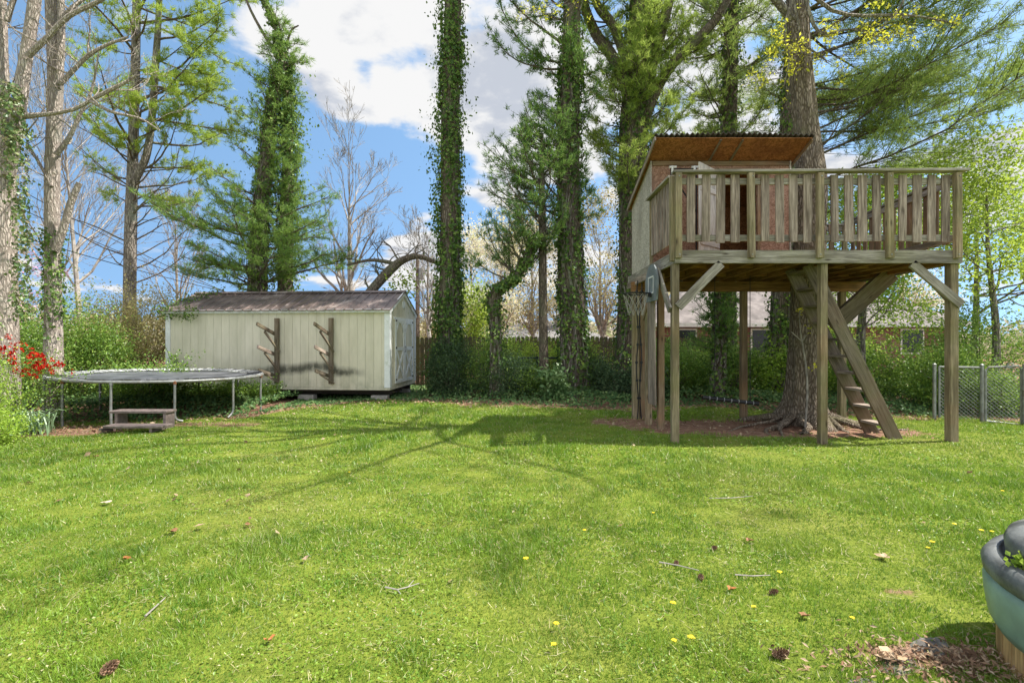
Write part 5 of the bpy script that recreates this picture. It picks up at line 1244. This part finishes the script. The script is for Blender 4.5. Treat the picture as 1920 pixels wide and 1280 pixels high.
b = Buf(); lathe(b, [(.50, .50), (.56, .555), (.565, .62), (.55, .665), (.50, .70), (.30, .735), (.001, .75)], (TX, TY, .04), 72); obj('lid', b, M_lid, t, smooth=True)
for q in (R(205), R(255)):
    b = Buf(); cx_, cy_ = TX+.60*math.cos(q), TY+.60*math.sin(q); dr_ = (math.cos(q), math.sin(q), 0)
    board(b, (cx_-dr_[0]*.02, cy_-dr_[1]*.02, .60), (cx_+dr_[0]*.055, cy_+dr_[1]*.055, .575), .11, .02); board(b, (cx_+dr_[0]*.052, cy_+dr_[1]*.052, .58), (cx_+dr_[0]*.055, cy_+dr_[1]*.055, .47), .10, .018, dr_); obj('latch', b, M_lid, rim, bevel=.005)
b = Buf(); cx_, cy_ = TX-.60, TY-.02; tube(b, [(cx_-.05, cy_, .055), (cx_+.0, cy_, .055)], .06, 18); obj('wheel', b, M_black, t)
tub_.scale = (1, 1, .80)
b = Buf(); r_ = rg(320); P0 = np.array([TX-.525, TY+.19, .475]); leafcloud(b, [P0, P0+[.01, 0, .03], P0+[-.02, -.02, .02]], 60, .018, .028, r_, .8); tube(b, [P0-[0, 0, .07], P0], .003, 4); tag(obj('seedling', b, L_bright, at=P0), 'tiny bright green seedling sprouting in the groove of the tub lid', 'plant')
# edging stones
M_stone = mat_plain('grey_edging_stone', (.20, .185, .17), .9, 0, .35, 14, (.17, .15, .13), .5)
for k, (x, y, rx, ry, h, a0, lab) in enumerate(((1.97, 2.42, .13, .055, .05, .5, 'grey edging stone nearest the tub'), (1.72, 2.27, .13, .06, .045, .45, 'grey edging stone in the middle of the short row by the tub'), (1.47, 2.16, .12, .05, .035, .3, 'grey edging stone at the left end of the short row by the tub'))):
    b = Buf(); r_ = rg(330+k); nu, nv = 20, 9; V = []
    for v in range(nv):
        ph = PI/2*v/(nv-1)
        for u in range(nu): th_ = u*2*PI/nu; w1 = 1+.12*r_.normal()*(v < nv-1); V.append((rx*math.cos(th_)*math.cos(ph)**.5*w1 if v < nv-1 else 0, ry*math.sin(th_)*math.cos(ph)**.5*w1 if v < nv-1 else 0, h*math.sin(ph)**.7-.02))
    V = np.array(V); c_, s_ = math.cos(a0), math.sin(a0); V = np.stack([x+c_*V[:, 0]-s_*V[:, 1], y+s_*V[:, 0]+c_*V[:, 1], V[:, 2]-.006], -1); i = np.arange(nv-1)[:, None]*nu; j = np.arange(nu)[None]; b.add(V, np.stack([i+j, i+(j+1) % nu, i+nu+(j+1) % nu, i+nu+j], -1).reshape(-1, 4))
    tag(obj('edging_stone', b, M_stone, at=(x, y, 0)), lab, 'stone', 'edging stones by the tub')

# ------------------------------------------------------ little things on the lawn
def ground_at(px, py): d = CAMZ*F/(py-640); x = (px-960)/F*d; return np.array([x, d, float(gz(x, d))])
# dandelions
b = Buf(); r_ = rg(400); proto = None
DL = ['dandelion in the mid lawn, alone left of the pine cones', 'dandelion near the bottom middle, upper of a near pair', 'dandelion near the bottom middle, lower of a near pair', 'dandelion above and left of the largest pine cone', 'larger of two dandelions beside the folded tan leaf', 'smaller dandelion touching its neighbour beside the folded tan leaf',
 'dandelion in the right lawn just above the tub lid level', 'dandelion above the twigs near the middle of the lawn', 'dandelion just below the small orange curled leaf', 'dandelion between the thin brown leaf and the edging stones', 'dandelion immediately right of another one left of the largest pine cone', 'left one of two dandelions nearest above the tub lid', 'right one of two dandelions nearest above the tub lid',
 'dandelion far up the left half of the lawn', 'dandelion far up the middle lawn in sun', 'dandelion right of the reddish pine cone and thin twig', 'dandelion left of the light brown upright pine cone below it', 'dandelion farthest right beyond the tub']
M_dand = mat_plain('dandelion_yellow', (.80, .62, .03), .8, 0, .1)
for k, (px, py) in enumerate(((986, 1057), (1043, 1177), (1038, 1216), (1264, 1210), (1740, 1036), (1748, 1029), (1790, 998), (1096, 1002), (1413, 1150), (1598, 1171), (1296, 1208), (1840, 1010), (1860, 1012), (655, 890), (1225, 963), (1462, 1083), (1262, 1142), (1880, 930))):
    P = ground_at(px, py)
    if proto is None:
        t = thing('dandelion', tuple(P), DL[0], 'flower', 'dandelions in the lawn'); proto = t
        b = Buf(); q = np.arange(28)*2.4; rr_ = .019*np.sqrt(np.arange(28)/28.); Q = P+np.stack([rr_*np.cos(q), rr_*np.sin(q), .055+.004*np.cos(rr_*80)], -1)
        add_leaves(b, Q, .014, np.tile([0, 0, 1.], (28, 1)), r_, .5, .5); lathe(b, [(.001, .050), (.012, .052), (.016, .057), (.001, .062)], tuple(P), 12); obj('flower_head', b, M_dand, t)
        b = Buf(); tube(b, [P, P+[.0, 0, .052]], .002, 4); obj('stem', b, L_bright, t)
    else: c = copy_tree(proto); c.location = tuple(P); c.rotation_euler = (0, 0, k); c.scale = [.85-.05*(k % 5)]*3; c['label'] = DL[k]
# pine cones
M_cone = mat_plain('pine_cone_scale', (.30, .18, .11), .8, 0, .35, 40)
def cone(P, a, s, lab):
    b = Buf(); r = rg(int(P[0]*1000) % 997); V = []
    ax = np.array([math.cos(a), math.sin(a), .08]); u1 = unit(np.cross(ax, [0, 0, 1])); u2 = np.cross(ax, u1); c0 = P+[0, 0, .022*s]
    tube(b, [c0-ax*.035*s, c0, c0+ax*.035*s], np.array([.006, .010, .004])*s, 6)
    for k in range(64):
        q = k*2.4; f = k/64; c = c0+ax*(f-.5)*.07*s; w_ = .024*s*math.sin(PI*(.18+.75*f)); o = u1*math.cos(q)+u2*math.sin(q); tg = np.cross(ax, o)
        p = c+o*w_+ax*.004*s; V = [c+tg*.004*s, c-tg*.004*s, p-tg*.006*s, p+ax*.006*s, p+tg*.006*s]; b.add(V, [[0, 1, 2, 3, 4]])
    return tag(obj('pine_cone', b, M_cone, at=P), lab, 'pine cone', 'pine cones on the lawn')
for (px, py, a, s, lab) in ((1462, 1234, .1, 1.25, 'open pine cone lying near the bottom edge, largest on the lawn'), (1314, 1086, 1.2, .9, 'light brown pine cone standing upright in the middle right lawn'), (1339, 1027, .6, .85, 'small dark pine cone farthest up the lawn left of a fallen leaf'), (1450, 1114, .2, .9, 'reddish brown pine cone right of the curled orange leaf'), (204, 1262, 1.4, 1.3, 'brown pine cone at the bottom left of the lawn'), (1268, 1058, 1.0, .8, 'small pine cone beside the long pale twig')):
    cone(ground_at(px, py), a, s*.85, lab)
# fallen leaves
cols = [(.50, .36, .22), (.30, .15, .07), (.48, .18, .06), (.62, .52, .38)]
Ml = [mat_plain('fallen_leaf_tan', c, .7, 0, .25, 30) for c in cols]
for k, (px, py, m_, s, lab) in enumerate(((200, 947, 3, .085, 'pale curled dead leaf at the left of the lawn'), (324, 1007, 1, .07, 'russet dead leaf left of centre on the lawn'), (464, 995, 1, .06, 'dark brown dead leaf in the grass left of centre'), (1656, 1045, 0, .08, 'pinkish tan folded leaf right of the pine cones'), (1371, 1110, 2, .05, 'small orange curled leaf between two pine cones'), (1404, 1012, 1, .06, 'brown scrap of leaf farthest up the right lawn'), (236, 1057, 2, .05, 'small orange leaf at the left of the lawn below the russet leaf'), (1508, 1162, 1, .05, 'thin brown leaf above the large pine cone'), (505, 1212, 2, .04, 'tiny russet leaf near the bottom centre left'), (180, 858, 1, .06, 'brown leaf near the step stool'), (352, 830, 0, .06, 'tan leaf on the shadowed grass right of the step stool'), (1670, 1243, 0, .11, 'large pale dead leaf beside the edging stones'))):
    P = ground_at(px, py); r = rg(500+k); b = Buf(); n = 11; q = np.linspace(0, 2*PI, n, endpoint=False)+.3*r.random(); rad = s*.40*(1+.35*np.cos(3*q+k)+.15*r.normal(size=n)); rot = r.random()*6
    V = np.stack([rad*np.cos(q+rot)*1.25, rad*np.sin(q+rot), .02+.22*rad*np.abs(np.sin(q*1.0+rot))+.012*r.random(n)], -1)+P; c_ = P+[0, 0, .016]
    V = np.vstack([V, c_]); b.add(V, [[i, (i+1) % n, n] for i in range(n)]); tag(obj('dead_leaf', b, Ml[m_], at=P), lab, 'leaf', 'dead leaves on the lawn')
# twigs
for k, (pts, lab) in enumerate(((((272, 1168), (290, 1152), (310, 1134)), 'straight pale stick lying on the lower left lawn'), (((722, 1108), (745, 1112), (765, 1106), (786, 1098)), 'pale forked twig on the lawn below centre'), (((1378, 1084), (1410, 1086), (1444, 1084)), 'thin straw-coloured twig below the small pine cone'), (((1236, 1060), (1270, 1066), (1310, 1076)), 'long faint twig ending beside the upright pine cone'), (((1330, 936), (1370, 937), (1412, 935)), 'thin pale twig farthest up the lawn right of centre'))):
    P = np.array([ground_at(*p) for p in pts])+[0, 0, .028]; b = Buf(); tube(b, P, np.linspace(.0055, .003, len(P)), 5)
    if k == 1: tube(b, [P[1], P[1]+[.03, -.05, 0]], .003, 4); tube(b, [P[2], P[2]+[.02, .06, .01]], .003, 4)
    tag(obj('twig', b, B_twig, at=P[0]), lab, 'twig', 'twigs on the lawn')
